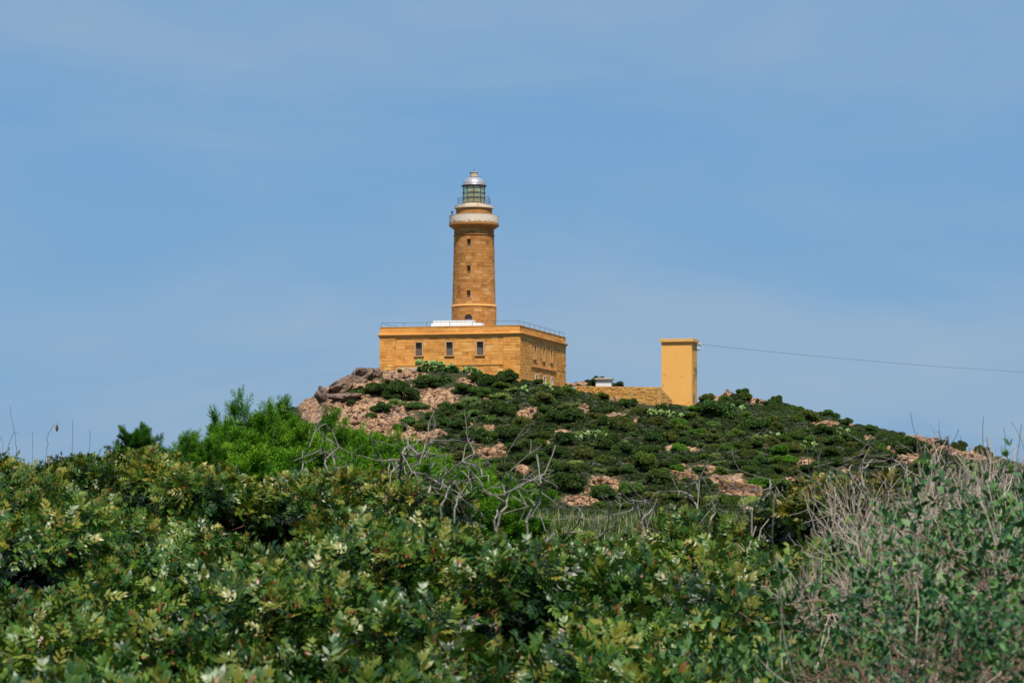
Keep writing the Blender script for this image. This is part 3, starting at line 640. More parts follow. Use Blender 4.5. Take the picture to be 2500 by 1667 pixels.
for (u, z, w, h) in ((4.35,17.3,.5,.45),(3.9,16.9,.3,.2),(4.5,15.6,.25,.9),(1.6,16.95,.9,.08),(.5,12.95,.6,.3),(2.9,13.0,.8,.25)):
    q = MB(); n_ = 9; vs = []
    for v in (.0, .008):
        for k in range(n_):
            t = 2*math.pi*k/n_; rr_ = random.uniform(.6, 1.2); uu_, zz_ = u+w*.5*math.cos(t)*rr_, z+h*.5*math.sin(t)*rr_
            vs.append((YC[0]-ya[0]*uu_+yn[0]*(v+.002), YC[1]-ya[1]*uu_+yn[1]*(v+.002), zz_))
    q.add(vs, polys=[tuple(range(n_, 2*n_))], quads=[(k, (k+1)%n_, n_+(k+1)%n_, n_+k) for k in range(n_)]); q.build('faded_patch', M['faded'], cabin, porigin=yorg)
ins = MB(); brk = MB()
for j, z in enumerate((21.9, 21.2)):
    base = YC-yn*(1.2)+ya*0; o1 = base+ya*(.95-.25*j)
    brk.tube([(*base, z), (*o1, z)], .045, 5); brk.tube([(*(base-yn*1.6), z), (*(o1-yn*1.6), z)], .045, 5); brk.tube([(*(o1+yn*.5), z), (*(o1-yn*2.1), z)], .045, 5)
    for k in range(3):
        p = o1-yn*(k*.85-.1)
        ins.lathe(p[0], p[1], [(.0,z+.02),(.10,z+.03),(.11,z+.10),(.05,z+.13),(.10,z+.17),(.10,z+.24),(.04,z+.28),(.05,z+.36),(0,z+.38)], 10)
br = brk.build('bracket', M['iron'], cabin, porigin=yorg); ins.build('insulators', M['whitetrim'], br, porigin=yorg); br.children[0].name = 'insulator'
mb = MB(); A = Vector((*(YC-yn*1.2+ya*1.0), 22.0)); B = Vector(tuple(P(2620, 914, 520)))
mb.tube([A.lerp(B, t)+Vector((0, 0, -1.1*4*t*(1-t)*.5)) for t in np.linspace(0, 1, 24)], .026, 5); c = mb.build('overhead_cable', M['rail']); tag(c, 'thin dark cable running from the yellow tower out across the sky', 'cable')

# ------------------------------------------------------------------ rubble wall, hut, terrace walls
def rubble_wall(name, pts, tops, bots, th, label, cat, stone=(.28,.5), mt='rubble', keep=0):
    o_ = tuple((pts[0][0], pts[0][1], bots[0])); root = tag(empty(name, o_), label, cat); core = MB(); pcs = []
    for (p, q, t0, t1, b0, b1) in zip(pts[:-1], pts[1:], tops[:-1], tops[1:], bots[:-1], bots[1:]):
        p = np.array(p); q = np.array(q); L_ = np.linalg.norm(q-p); e = (q-p)/L_; n = np.array([e[1], -e[0]])
        a = lambda pt, v, z: (pt[0]+n[0]*v, pt[1]+n[1]*v, z)
        core.hexa([a(p,-th,b0), a(q,-th,b1), a(q,0,b1), a(p,0,b0), a(p,-th,t0), a(q,-th,t1), a(q,0,t1), a(p,0,t0)])
        bm_, tm_ = min(b0, b1), max(t0, t1); z = bm_; r = 0
        while z < tm_:
            h = random.uniform(stone[0]*.55, stone[0]); u = -random.uniform(0, .3)
            while u < L_:
                w = random.uniform(stone[0]*.8, stone[1]); um = u+w/2; top = t0+(t1-t0)*np.clip(um/L_, 0, 1)
                if z+h*.6 < top: pcs += stone_boxes_flat((p, e, n), [(max(u, 0), min(u+w, L_), z+random.uniform(-.03,.03), min(z+h, top)+random.uniform(-.02,.05))], (.02,.11), .1, .03)
                u += w
            z += h
    c_ = core.build('core', M['rubble_mortar'], root, porigin=o_); lay('stone', pcs, M[mt], c_, o_, keep); return root
w0, w1, w2 = P(1404, 0, 380)[:2], P(1611, 0, 371)[:2], P(1640, 0, 378)[:2]
rubble_wall('rubble_wall', [w0, w1, w2], [(VH-942)/FPX*380, (VH-945)/FPX*371, (VH-976)/FPX*378], [12.5, 10.6, 10.6], .5, 'ochre rubble stone enclosure wall between the lighthouse building and yellow tower', 'wall')
for (pa, pb, lab, hh, nm) in (((1636,1166),(1700,1180), 'short dry stone terrace wall beside the mid-slope pink outcrop', .55, 'terrace_wall'), ((1755,1193),(1856,1210), 'longer low stone terrace wall near the foot of the hill', .75, 'terrace_wall')):
    a_, b_ = hit(*pa), hit(*pb)
    if a_ is not None and b_ is not None: rubble_wall(nm, [a_[:2], b_[:2]], [a_[2]+hh+.4, b_[2]+hh+.4], [a_[2]-.8, b_[2]-.8], .4, lab, 'wall', mt='rock')
HP = P(1492, 945, 396); ho = (HP[0], HP[1], 14.5); hut = tag(empty('white_hut', ho), 'small white hut with overhanging flat roof behind the rubble wall', 'hut'); ha = R(28)
hf = (HP[:2], np.array([-math.cos(TH*.6), math.sin(TH*.6)]), np.array([-math.sin(TH*.6), -math.cos(TH*.6)]))
mb = MB(); mb.box((P(1484,945,395)[:2], hf[1], hf[2]), -.55, 1.95, -2.2, 0, 13.8, 17.05); mb.build('wall', M['hut_white'], hut, porigin=ho)
mb = MB(); mb.box((P(1484,945,395)[:2], hf[1], hf[2]), -.8, 2.2, -2.4, .3, 17.053, 17.22); mb.box((P(1484,945,395)[:2], hf[1], hf[2]), -.5, 1.9, -2.2, .05, 17.22, 17.32); mb.build('roof', M['hut_roof'], hut, porigin=ho)

# ------------------------------------------------------------------ foliage machinery
def norm(v): return v/np.maximum(np.linalg.norm(v, axis=-1, keepdims=True), 1e-9)
def frames(d, up=None, spin=None):
    """rotation matrices (N,3,3) whose z column is d; x,y spun by spin"""
    d = norm(d); ref = np.where(np.abs(d[:, 2:3]) > .9, np.array([[1., 0, 0]]), np.array([[0, 0, 1.]])) if up is None else up
    x = norm(np.cross(ref, d)); y = np.cross(d, x)
    if spin is not None:
        c, s_ = np.cos(spin)[:, None], np.sin(spin)[:, None]; x, y = x*c+y*s_, y*c-x*s_
    return np.stack([x, y, d], -1)
def stamp(T, F, Rm, S, Lc):
    n, m = len(Lc), len(T)
    V = np.einsum('nij,mj->nmi', Rm, T)*np.asarray(S).reshape(-1, 1, 1)+Lc[:, None, :]
    return V.reshape(-1, 3), [(f[None]+np.arange(n)[:, None, None]*m).reshape(-1, f.shape[1]) for f in F]
def cat_geo(gs):
    V = []; Fs = {}; b = 0; A = []
    for v, f, a in gs:
        V.append(v); A.append(a)
        for x in f: Fs.setdefault(x.shape[1], []).append(x+b)
        b += len(v)
    return np.concatenate(V), [np.concatenate(x) for x in Fs.values()], np.concatenate(A)
# leaflet: z = length axis, y = face normal; slightly cupped
LEAF = np.array([(0,0,0),(-.17,.02,.28),(.17,.02,.28),(-.19,.03,.62),(.19,.03,.62),(0,-.03,1)]); LEAFF = [np.array([[0,2,1],[3,4,5]]), np.array([[1,2,4,3]])]
BLADE = np.array([(-.5,0,0),(.5,0,0),(.35,.1,.6),(-.35,.1,.6),(0,0,1)]); BLADEF = [np.array([[0,1,2,3]]), np.array([[3,2,4]])]
def mastic_sprig(seed):
    r = np.random.default_rng(seed); D = []; Lc = []; Nn = []; S = []; A = []
    for i in range(9):
        t = i/8; az = i*2.4+r.uniform(-.3,.3); el = R(-8+58*t+r.uniform(-16,16)); base = np.array([0,0,.01+.085*t])
        d = np.array([math.cos(az)*math.cos(el), math.sin(az)*math.cos(el), math.sin(el)]); side = norm(np.cross(d, [0,0,1.])+1e-6); nrm = np.cross(side, d); ln = (.100-.045*t)*r.uniform(.75,1.2); tn = np.clip(.18+.45*t+r.uniform(-.15,.2), 0, .9)
        for j in range(4):
            q = .3+.7*j/3
            for sgn in (-1, 1):
                a = R(62-11*j+r.uniform(-10,10)); D.append(d*math.cos(a)+side*sgn*math.sin(a)+nrm*r.uniform(-.12,.15)); Lc.append(base+d*ln*q); Nn.append(nrm+r.normal(0,.15,3)); S.append(.039*r.uniform(.7,1.2)*(1-.25*t)); A.append(tn+r.uniform(-.13,.13) if r.random() > .012+.03*t else 3)
        D.append(d); Lc.append(base+d*ln); Nn.append(nrm); S.append(.028); A.append(tn+.05)
    D = np.array(D); Nn = np.array(Nn); Rm = np.stack([norm(np.cross(Nn, norm(D))), norm(np.cross(norm(D), norm(np.cross(Nn, norm(D))))), norm(D)], -1)
    T = LEAF.copy(); T[:, 0] *= .80
    V, Fs = stamp(T, LEAFF, Rm, S, np.array(Lc)); return V, Fs, np.repeat(np.minimum(A, np.where(np.array(A) > 2, 3, .9)), len(T))
def broad_sprig(seed):
    r = np.random.default_rng(seed); D = []; Lc = []; Nn = []; S = []; A = []
    for i in range(8):
        t = i/7; az = (i%2)*math.pi/2+r.uniform(-.4,.4); base = np.array([.02*math.sin(i), .02*math.cos(i*1.3), .03+.2*t])
        for sgn in (0, math.pi):
            el = R(25+35*t+r.uniform(-25,20)); a2 = az+sgn; d = np.array([math.cos(a2)*math.cos(el), math.sin(a2)*math.cos(el), math.sin(el)]); side = norm(np.cross(d, [0,0,1.])+1e-6)
            D.append(d); Lc.append(base); Nn.append(np.cross(side, d)+r.normal(0,.3,3)); S.append(r.uniform(.036,.055)*(1-.3*t)); A.append(np.clip(.3+.3*t+r.uniform(-.25,.3), 0, 1))
    D = norm(np.array(D)); Nn = np.array(Nn); x = norm(np.cross(Nn, D)); Rm = np.stack([x, np.cross(D, x), D], -1); T = LEAF.copy(); T[:, 0] *= 1.35
    V, Fs = stamp(T, LEAFF, Rm, S, np.array(Lc)); return V, Fs, np.repeat(A, len(T))
def juniper_spray(seed):
    r = np.random.default_rng(seed); D = []; Lc = []; S = []; A = []
    Lm = .32
    for i in range(16):
        t = (i+1)/16; p = np.array([.03*math.sin(t*2), .05*t*t, Lm*t]); az = i*2.4+r.uniform(-.5,.5); el = R(38+15*t); ln = (.15*(1-t)+.045)*r.uniform(.8,1.2)
        d = np.array([math.cos(az)*math.cos(el), math.sin(az)*math.cos(el), math.sin(el)+.1]); D.append(d); Lc.append(p); S.append(ln); A.append(.35+.3*t)
        for j in range(4):
            q = .3+.22*j; d2 = norm(d+r.normal(0,.42,3)+np.array([0,0,.15])); D.append(d2); Lc.append(p+d*ln*q); S.append(ln*.55*(1.15-q*.5)); A.append(.45+.4*q*r.random()+.15*t)
    D.append(np.array([0,.1,1.])); Lc.append(np.array([0,.04,Lm*.9])); S.append(.07); A.append(.9)
    D = np.array(D); T = BLADE.copy(); Rm = frames(D, spin=r.uniform(0, 6.28, len(D))); S = np.array(S)
    n = len(D); V = np.einsum('nij,nmj->nmi', Rm, T[None]*np.stack([np.full(n,.013)/S, np.full(n,.013)/S, np.ones(n)], -1)[:, None, :])*S[:, None, None]+np.array(Lc)[:, None]
    Fs = [(f[None]+np.arange(n)[:, None, None]*5).reshape(-1, f.shape[1]) for f in BLADEF]
    return V.reshape(-1, 3), Fs, np.clip(np.repeat(A, 5), 0, 1)
def scatter(sprigs, pos, dirs, scale, r, tint_amp=.12, tint_pos=None):
    k = r.integers(0, len(sprigs), len(pos)); gs = []
    for i, (V, Fs, A) in enumerate(sprigs):
        m = k == i
        if not m.any(): continue
        Rm = frames(dirs[m], spin=r.uniform(0, 6.28, m.sum())); v, f = stamp(V, Fs, Rm, scale[m], pos[m])
        a = np.tile(A, m.sum())+np.repeat(r.normal(0, tint_amp, m.sum())+(tint_pos[m] if tint_pos is not None else 0), len(A)); gs.append((v, f, np.where(np.tile(A, m.sum()) > 2, 1, np.clip(a, 0, .93))))
    return cat_geo(gs)
def lobes_surface(r, K, spread, rr, zc, n, inner=.25):
    """points on the upper surfaces of several overlapping lumps -> pos, outward dir"""
    C = []; 
    for i in range(K):
        a = i*2.4+r.uniform(-.5,.5); q = spread*math.sqrt((i+.3)/K); C.append((q*math.cos(a), q*math.sin(a), zc+r.uniform(-.14,.12)*1.3-.25*(q/spread)**2*spread, r.uniform(*rr)))
    C = np.array(C); w = C[:, 3]**2; pos = []; dr = []
    k = r.choice(K, n*3, p=w/w.sum()); d = norm(r.normal(0, 1, (n*3, 3))); d[:, 2] = np.where(d[:, 2] < -.35, -d[:, 2], d[:, 2])
    f = np.where(r.random(n*3) < inner, r.uniform(.6,.9,n*3), r.uniform(.9,1.06,n*3))
    sq = np.array([1, 1, .72]); p = C[k, :3]+d*C[k, 3:4]*f[:, None]*sq
    dist = np.min(np.linalg.norm((p[:, None]-C[None, :, :3])/sq, axis=2)/C[None, :, 3], axis=1)
    ok = dist > .72; return p[ok][:n], d[ok][:n], C
def tubes_mesh(segs, n=4):
    """segs (m,8): p0,p1,r0,r1"""
    s_ = np.array(segs, float); p0, p1, r0, r1 = s_[:, :3], s_[:, 3:6], s_[:, 6], s_[:, 7]; Rm = frames(p1-p0)
    an = np.arange(n)*2*np.pi/n; c = np.stack([np.cos(an), np.sin(an), 0*an], -1); ring_ = np.einsum('nij,kj->nki', Rm, c)
    V = np.concatenate([p0[:, None]+ring_*r0[:, None, None], p1[:, None]+ring_*r1[:, None, None]], 1).reshape(-1, 3)
    k = np.arange(n); q = np.stack([k, (k+1)%n, n+(k+1)%n, n+k], -1); return V, [(q[None]+np.arange(len(s_))[:, None, None]*2*n).reshape(-1, 4)]
def branchy(r, p, d, ln, rad_, depth, segs, wig=.25, split=(2,3), up=.1, shrink=.68, nseg=4):
    p = np.array(p, float); d = norm(np.array(d, float))
    for i in range(nseg):
        d = norm(d+r.normal(0, wig, 3)*.5+np.array([0,0,up*.3])); q = p+d*ln/nseg; r1 = rad_*(1-.35*(i+1)/nseg); segs.append((*p, *q, rad_*(1-.35*i/nseg), r1)); p = q
        if depth > 0 and i >= 1 and r.random() < .5: branchy(r, p, norm(d+r.normal(0,.55,3)), ln*shrink*r.uniform(.6,1), r1*.6, depth-1, segs, wig, split, up, shrink, nseg)
    if depth > 0:
        for _ in range(r.integers(split[0], split[1]+1)): branchy(r, p, norm(d+r.normal(0,.5,3)), ln*shrink*r.uniform(.7,1.1), rad_*.6, depth-1, segs, wig, split, up, shrink, nseg)
def copy_tree(o, parent=None):
    c = o.copy(); COL.objects.link(c); c.parent = parent
    for ch in o.children: copy_tree(ch, c)
    return c
def make_thing(name, parts):
    e = bpy.data.objects.new(name, None)
    link(e)
    for pn, me, m in parts:
        if not me.materials: me.materials.append(m)
        o = bpy.data.objects.new(pn, me); link(o, e)
    return e
def place(protos, used, k, loc, rz, sc, color):
    if not used[k]: o = protos[k]; used[k] = True
    else: o = copy_tree(protos[k])
    o.location = tuple(loc); o.rotation_euler = (0, 0, rz); o.scale = sc
    for ch in [o]+list(o.children): ch.color = (*color, 1)
    return o

# ------------------------------------------------------------------ hillside shrubs
def hill_shrub_mesh(seed, kind):
    r = np.random.default_rng(seed)
    n = {'dome': 4600, 'spread': 3800, 'wispy': 2600}[kind]
    K = {'dome': 11, 'spread': 10, 'wispy': 9}[kind]
    p, d, C = lobes_surface(r, K, (.38 if kind == 'dome' else .42), (.11,.25) if kind != 'spread' else (.12,.22), .34 if kind == 'dome' else .25, n, .3)
    p[:, 2] = np.maximum(p[:, 2], -.05); dd = norm(d+r.normal(0,.55 if kind != 'wispy' else .9,(len(p),3)))
    T = np.array([(-.5,0,0),(.5,0,0),(.4,.12,.7),(-.4,.12,.7),(0,0,1.1)]); S = r.uniform(.020,.042,len(p))*(1.25 if kind == 'wispy' else 1)
    Rm = frames(norm(dd+r.normal(0,.6,(len(p),3))), spin=r.uniform(0,6.28,len(p))); 
    if kind == 'wispy': T = T*np.array([.35,.35,1.7])
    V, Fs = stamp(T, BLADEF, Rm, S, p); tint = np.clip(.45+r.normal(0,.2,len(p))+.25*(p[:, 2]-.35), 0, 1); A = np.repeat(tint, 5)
    gs = [(V, Fs, A)]
    a = np.arange(10)/10*2*np.pi      # dark inner core in leaf colour so that no hill shows through
    for (cx, cy, cz, cr) in C:
        ph = np.linspace(-.9, 1.5, 6); q = np.stack([np.cos(ph)[:, None]*np.cos(a)[None], np.cos(ph)[:, None]*np.sin(a)[None], np.sin(ph)[:, None]*.72+0*a[None]], -1).reshape(-1, 3)*cr*.78+np.array([cx,cy,cz])
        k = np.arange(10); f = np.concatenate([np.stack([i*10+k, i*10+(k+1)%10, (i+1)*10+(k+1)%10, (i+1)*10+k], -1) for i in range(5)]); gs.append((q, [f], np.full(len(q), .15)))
    v, f, A = cat_geo(gs); return np_mesh('shrub', v, f, {'tint': A})
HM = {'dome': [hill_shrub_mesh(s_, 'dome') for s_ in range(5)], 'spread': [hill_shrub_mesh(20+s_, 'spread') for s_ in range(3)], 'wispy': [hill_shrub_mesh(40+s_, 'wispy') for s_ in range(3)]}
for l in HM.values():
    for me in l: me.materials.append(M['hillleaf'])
TONE = {'D': ((.85,1.08,.75), 'dome', 'dark green', 'shrub'), 'G': ((1.45,1.65,.85), 'dome', 'mid green', 'shrub'), 'B': ((1.5,2.3,.6), 'dome', 'bright green', 'shrub'),
        'O': ((1.7,1.35,1.0), 'dome', 'olive brown', 'shrub'), 'S': ((3.3,3.0,3.1), 'wispy', 'silver grey', 'shrub'), 'T': ((1.6,1.9,1.6), 'spread', 'grey green', 'shrub')}
def conv(lst, ox, oy, sc): return [(ox+x/sc, oy+y/sc, w/sc, t) for x, y, w, t in lst]
A_ = [(1150,275,300,'T'),(1130,300,180,'D'),(1070,165,80,'D'),(1290,260,120,'T'),(660,375,200,'D'),(480,380,180,'T'),(830,405,240,'D'),(1000,425,180,'D'),(840,465,150,'S'),(430,470,75,'D'),(710,530,130,'D'),(620,585,80,'G'),(1050,490,240,'T'),(1300,515,120,'D'),(1440,515,90,'D'),
      (1450,355,170,'D'),(1620,395,140,'G'),(1590,255,150,'D'),(1700,285,200,'D'),(1790,425,160,'S'),(1900,360,120,'S'),(1830,330,150,'G'),(2100,365,80,'G'),(2180,440,180,'O'),(2130,250,120,'D'),(1860,255,190,'D'),(1540,465,160,'S'),(1820,545,180,'D'),(1930,520,100,'D'),(1500,600,270,'T'),(1650,620,240,'T'),
      (980,645,240,'T'),(1200,605,140,'D'),(900,690,170,'T'),(1390,705,200,'D'),(1260,665,140,'D'),(1560,795,260,'D'),(1700,800,150,'G'),(1880,790,220,'D'),(2000,665,170,'O'),(2180,605,180,'O'),(1980,710,160,'D'),(2080,780,130,'D'),(2050,860,170,'D'),(1920,900,180,'D'),(2130,970,160,'D'),(2030,1000,160,'D'),(2170,850,130,'G'),
      (1700,1010,180,'T'),(1450,900,170,'D'),(1430,970,160,'O'),(1600,1100,160,'D'),(1850,1080,150,'D'),(1760,160,90,'T'),(1380,170,100,'D'),(1560,170,90,'G'),(880,180,50,'G'),(430,300,40,'G'),(1080,700,120,'O')]
B_ = [(90,230,200,'O'),(210,190,130,'D'),(340,150,170,'G'),(390,290,140,'S'),(650,200,150,'O'),(950,262,110,'D'),(1020,340,160,'O'),(880,280,130,'D'),(740,340,100,'D'),(620,380,130,'O'),(370,410,220,'D'),(150,360,180,'D'),(200,430,200,'D'),(850,490,220,'O'),(1400,445,140,'B'),(1440,500,160,'G'),(1600,545,170,'B'),(1180,600,230,'D'),
      (1310,610,150,'O'),(1460,650,170,'D'),(1720,610,170,'O'),(1630,410,130,'T'),(1750,460,200,'T'),(1680,330,200,'D'),(1800,360,300,'D'),(1850,310,230,'T'),(2130,470,280,'D'),(2270,440,150,'O'),(2020,165,150,'D'),(2050,215,110,'G'),(2160,195,80,'D'),(2270,215,110,'D'),(1840,215,140,'G'),(1660,245,160,'O'),(320,630,190,'D'),(90,590,150,'O'),
      (200,750,200,'D'),(740,670,240,'D'),(860,730,210,'D'),(1080,710,220,'D'),(1400,705,140,'B'),(1400,800,130,'D'),(690,810,150,'G'),(480,780,160,'O'),(1080,855,260,'G'),(1260,870,120,'D'),(340,1060,320,'D'),(470,900,150,'D'),(900,910,190,'D'),(760,930,130,'D'),(1200,1010,250,'D'),(1390,905,140,'B'),(1590,920,130,'D'),(1650,1030,130,'D'),
      (1820,915,160,'G'),(1980,875,190,'D'),(2080,930,180,'D'),(2240,925,140,'D'),(2190,830,160,'D'),(2060,750,160,'O'),(2170,600,130,'S'),(700,1160,200,'D'),(960,1120,220,'G'),(640,1100,150,'G'),(290,930,190,'D'),(400,840,160,'S'),(60,810,150,'D'),(60,960,100,'S'),(2180,1040,190,'B'),(1920,1050,150,'T'),(1500,770,140,'T'),(1640,780,120,'G'),
      (540,480,120,'T'),(1190,450,170,'O'),(1080,440,150,'D'),(560,650,120,'T'),(960,570,140,'T'),(1300,760,130,'T'),(1750,760,130,'S'),(1870,700,140,'G'),(1950,560,150,'G'),(1560,330,130,'B'),(1240,300,120,'D'),(1780,830,110,'S'),(140,1000,120,'G'),(1030,1010,120,'T')]
C_ = [(10,125,70,'D'),(70,160,120,'D'),(230,235,130,'G'),(540,285,160,'D'),(360,250,70,'D'),(700,330,130,'D'),(960,430,150,'G'),(1040,490,110,'D'),(1180,520,180,'D'),(1280,590,220,'D'),(1230,460,70,'O'),(1760,580,170,'D'),(1970,630,200,'O'),(1600,545,80,'D'),(140,500,150,'G'),(270,330,180,'G'),(380,320,190,'O'),(470,540,110,'O'),(600,550,170,'D'),
      (590,440,110,'D'),(760,510,170,'D'),(900,590,170,'D'),(80,650,190,'B'),(180,710,140,'B'),(470,660,120,'D'),(600,660,170,'D'),(740,625,100,'D'),(620,740,120,'D'),(1030,610,140,'G'),(330,430,140,'T'),(820,400,110,'T'),(1430,600,140,'D'),(130,310,150,'T'),(60,400,140,'O'),(1600,650,150,'D'),(1100,720,160,'D'),(1000,780,160,'D'),(820,760,130,'O'),(350,800,150,'D')]
shr = conv(A_, 740, 860, 3.733)+conv(B_, 1300, 920, 3.92)+conv(C_, 1880, 940, 3.794)
# fill the rest of the slope
LM = [(787,962,'the dark skyline boulder'),(860,930,'the big brown slab rock'),(1080,912,'the house front wall'),(1268,930,'the near house corner'),(1340,950,'the low house side windows'),(1500,975,'the ochre rubble wall'),
      (1660,1000,'the yellow tower'),(1745,968,'the skyline rocks'),(1450,1060,'the big spreading prickly pear'),(1620,1015,'the prickly pear row'),(1668,1172,'the short terrace wall'),(1806,1200,'the long terrace wall'),
      (1473,1178,'the hill foot outcrop'),(1350,1235,'the strap-leaved plants'),(2249,1074,'the far ridge outcrop'),(1975,1090,'the yellow-tipped prickly pear'),(1708,1144,'the mid-slope outcrop'),
      (1200,1104,'the orange outcrop'),(1292,1010,'the pink scree patch'),(1060,1090,'the bright junipers'),(950,1000,'the long pale rock slope'),(2062,1060,'the ridge-side prickly pear'),(2100,1150,'the dry grey twigs')]
def cand_ok(px, py, w, lst, f=.36):
    for a, b, c, _ in lst:
        if abs(px-a) < (w+c)*f and abs(py-b) < (w+c)*f*.62: return False
    return True
r_ = random.Random(5)
for _ in range(9000):
    if len(shr) > 296: break
    px = r_.uniform(880, 2470); py = r_.uniform(905, 1250); w = r_.uniform(22, 46)*(.72+.5*(py-930)/300)
    sil = np.interp(px, [880,927,1268,1381,1420,1617,1700,1760,1900,2100,2300,2500], [1050,930,935,965,968,1003,1003,985,1002,1055,1092,1150])
    if py < sil: continue
    low = np.interp(px, [880,1100,1250,1400,1700,1850,2100,2300,2500], [1080,1110,1190,1245,1245,1235,1190,1165,1150])
    if py > low: continue
    if any(((px-a)/(rx+w*.25))**2+((py-b)/(ry+w*.2))**2 < 1 for a, b, rx, ry in ROCKS): continue
    if 1400 < px < 1640 and py < 1012: continue
    if not cand_ok(px, py, w, shr): continue
    shr.append((px, py, w, r_.choices('DGOTSB', (28,18,18,20,12,5))[0]))
labels_used = {}
shrub_objs = []
for (px, py, w, t) in shr:
    asp = {'D':.62,'G':.6,'B':.6,'O':.62,'S':.5,'T':.38}[t]
    p = hit(px, py+w*asp*.30)
    if p is None: p = hit(px, py+w*asp*.30+10)
    if p is None: continue
    tone, kind, cn, _ = TONE[t]; wm = w*p[1]/FPX*1.32
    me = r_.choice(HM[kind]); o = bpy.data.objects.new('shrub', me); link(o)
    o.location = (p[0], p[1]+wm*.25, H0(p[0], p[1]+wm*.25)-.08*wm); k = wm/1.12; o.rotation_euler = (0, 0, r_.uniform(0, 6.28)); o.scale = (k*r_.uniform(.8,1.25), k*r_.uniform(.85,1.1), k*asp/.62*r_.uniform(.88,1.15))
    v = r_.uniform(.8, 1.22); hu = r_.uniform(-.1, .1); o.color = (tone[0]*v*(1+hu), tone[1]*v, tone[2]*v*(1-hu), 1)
    lm = min(LM, key=lambda q: math.hypot(px-q[0], (py-q[1])*1.5)); dx, dy = px-lm[0], (py-lm[1])*1.5
    rel_ = ('uphill of' if dy < 0 else 'downhill of') if abs(dy) > abs(dx)*.8 else 'on the ridge side of' if dx > 0 else 'on the house side of' if lm[0] > 1270 else 'on the juniper side of'
    sz_ = 'small' if w < 30 else 'large' if w > 52 else 'mid-sized'
    shrub_objs.append((o, sz_, cn, t, rel_, lm[2], w, px, py))
grp = {}
for s_ in shrub_objs: grp.setdefault((s_[1], s_[2], s_[4], s_[5]), []).append(s_)
for (sz_, cn, rel_, lmn), m_ in grp.items():
    m_.sort(key=lambda q: q[8])
    for i, q in enumerate(m_):
        pre = '' if len(m_) == 1 else ('upper ', 'lower ')[i] if len(m_) == 2 else ('highest ', 'middle ', 'lowest ')[i] if len(m_) == 3 else (('highest ', 'upper ', 'lower ', 'lowest ')[i] if len(m_) == 4 else ('highest ', 'upper ', 'middle ', 'lower ', 'lowest ')[min(i, 4)])
        tag(q[0], f'{pre}{sz_} {cn} shrub {rel_} {lmn}', 'shrub', 'shrubs on the lighthouse hill')
# trees by the hut
def tuft_tree(px, py, w, h, d, base, label):
    p = P(px, py, d); root = tag(empty('small_tree', (p[0], p[1], base)), label, 'tree')
    me = HM['spread' if 'ragged' not in label else 'wispy'][r_.randrange(3)]; c_ = bpy.data.objects.new('crown', me); link(c_, root); c_.location = (0, 0, p[2]-base); c_.scale = (w, w, h/.62); c_.color = (.6,.8,.6,1); c_.rotation_euler = (0,0,px)
    mb = MB(); mb.tube([(0,0,0),(.1,0,(p[2]-base)*.6),(0,.1,p[2]-base+h*.4)], [.14,.11,.05], 6); t_ = mb.build('trunk', M['trunk']); t_.parent = root
tuft_tree(1451, 950, 3.6, 2.6, 404, 14.6, 'dark round evergreen tree standing behind the white hut')
tuft_tree(1466, 941, 2.6, 2.2, 406, 14.6, 'wind-leaning dark evergreen tree touching the white hut')
tuft_tree(1509, 949, 2.2, 1.5, 402, 14.6, 'small ragged bushy tree peeking over the wall past the hut')

# low garrigue plants covering the slope between the shrubs
def tuft_mesh(seed, n, h, w):
    r = np.random.default_rng(seed); d = norm(np.stack([r.normal(0,.55,n), r.normal(0,.55,n), np.abs(r.normal(.5,.4,n))+.1], -1)); p = d*r.uniform(.1,.42,n)[:, None]*np.array([1,1,.75]); T = BLADE*np.array([w,w,1]); V, Fs = stamp(T, BLADEF, frames(norm(d+r.normal(0,.5,(n,3))), spin=r.uniform(0,6.28,n)), r.uniform(.07,.16,n)*h, p)
    me = np_mesh('tuft', V, Fs, {'tint': np.clip(np.repeat(.5+r.normal(0,.2,n), 5), 0, 1)}); return me
def gn_scatter(name, src_mesh, pts_, scales, rots, label, cat=None):
    me = bpy.data.meshes.new(name+'_points'); me.vertices.add(len(pts_)); me.vertices.foreach_set('co', np.asarray(pts_, np.float32).ravel())
    a = me.attributes.new('sc', 'FLOAT', 'POINT'); a.data.foreach_set('value', np.asarray(scales, np.float32))
    a = me.attributes.new('rt', 'FLOAT_VECTOR', 'POINT'); a.data.foreach_set('vector', np.asarray(rots, np.float32).ravel())
    o = bpy.data.objects.new(name, me); link(o); src = bpy.data.objects.new(name+'_source', src_mesh)
    ng = bpy.data.node_groups.new(name, 'GeometryNodeTree'); ng.interface.new_socket('Geometry', in_out='INPUT', socket_type='NodeSocketGeometry'); ng.interface.new_socket('Geometry', in_out='OUTPUT', socket_type='NodeSocketGeometry')
    i_ = ng.nodes.new('NodeGroupInput'); o_ = ng.nodes.new('NodeGroupOutput'); ip = ng.nodes.new('GeometryNodeInstanceOnPoints'); oi = ng.nodes.new('GeometryNodeObjectInfo'); oi.inputs['Object'].default_value = src
    s1 = ng.nodes.new('GeometryNodeInputNamedAttribute'); s1.data_type = 'FLOAT'; s1.inputs[0].default_value = 'sc'; s2 = ng.nodes.new('GeometryNodeInputNamedAttribute'); s2.data_type = 'FLOAT_VECTOR'; s2.inputs[0].default_value = 'rt'
    ng.links.new(i_.outputs[0], ip.inputs['Points']); ng.links.new(oi.outputs['Geometry'], ip.inputs['Instance']); ng.links.new(s1.outputs[0], ip.inputs['Scale']); ng.links.new(s2.outputs[0], ip.inputs['Rotation']); ng.links.new(ip.outputs[0], o_.inputs[0])
    m = o.modifiers.new('scatter', 'NODES'); m.node_group = ng; tag(o, label, cat, kind='stuff'); return o
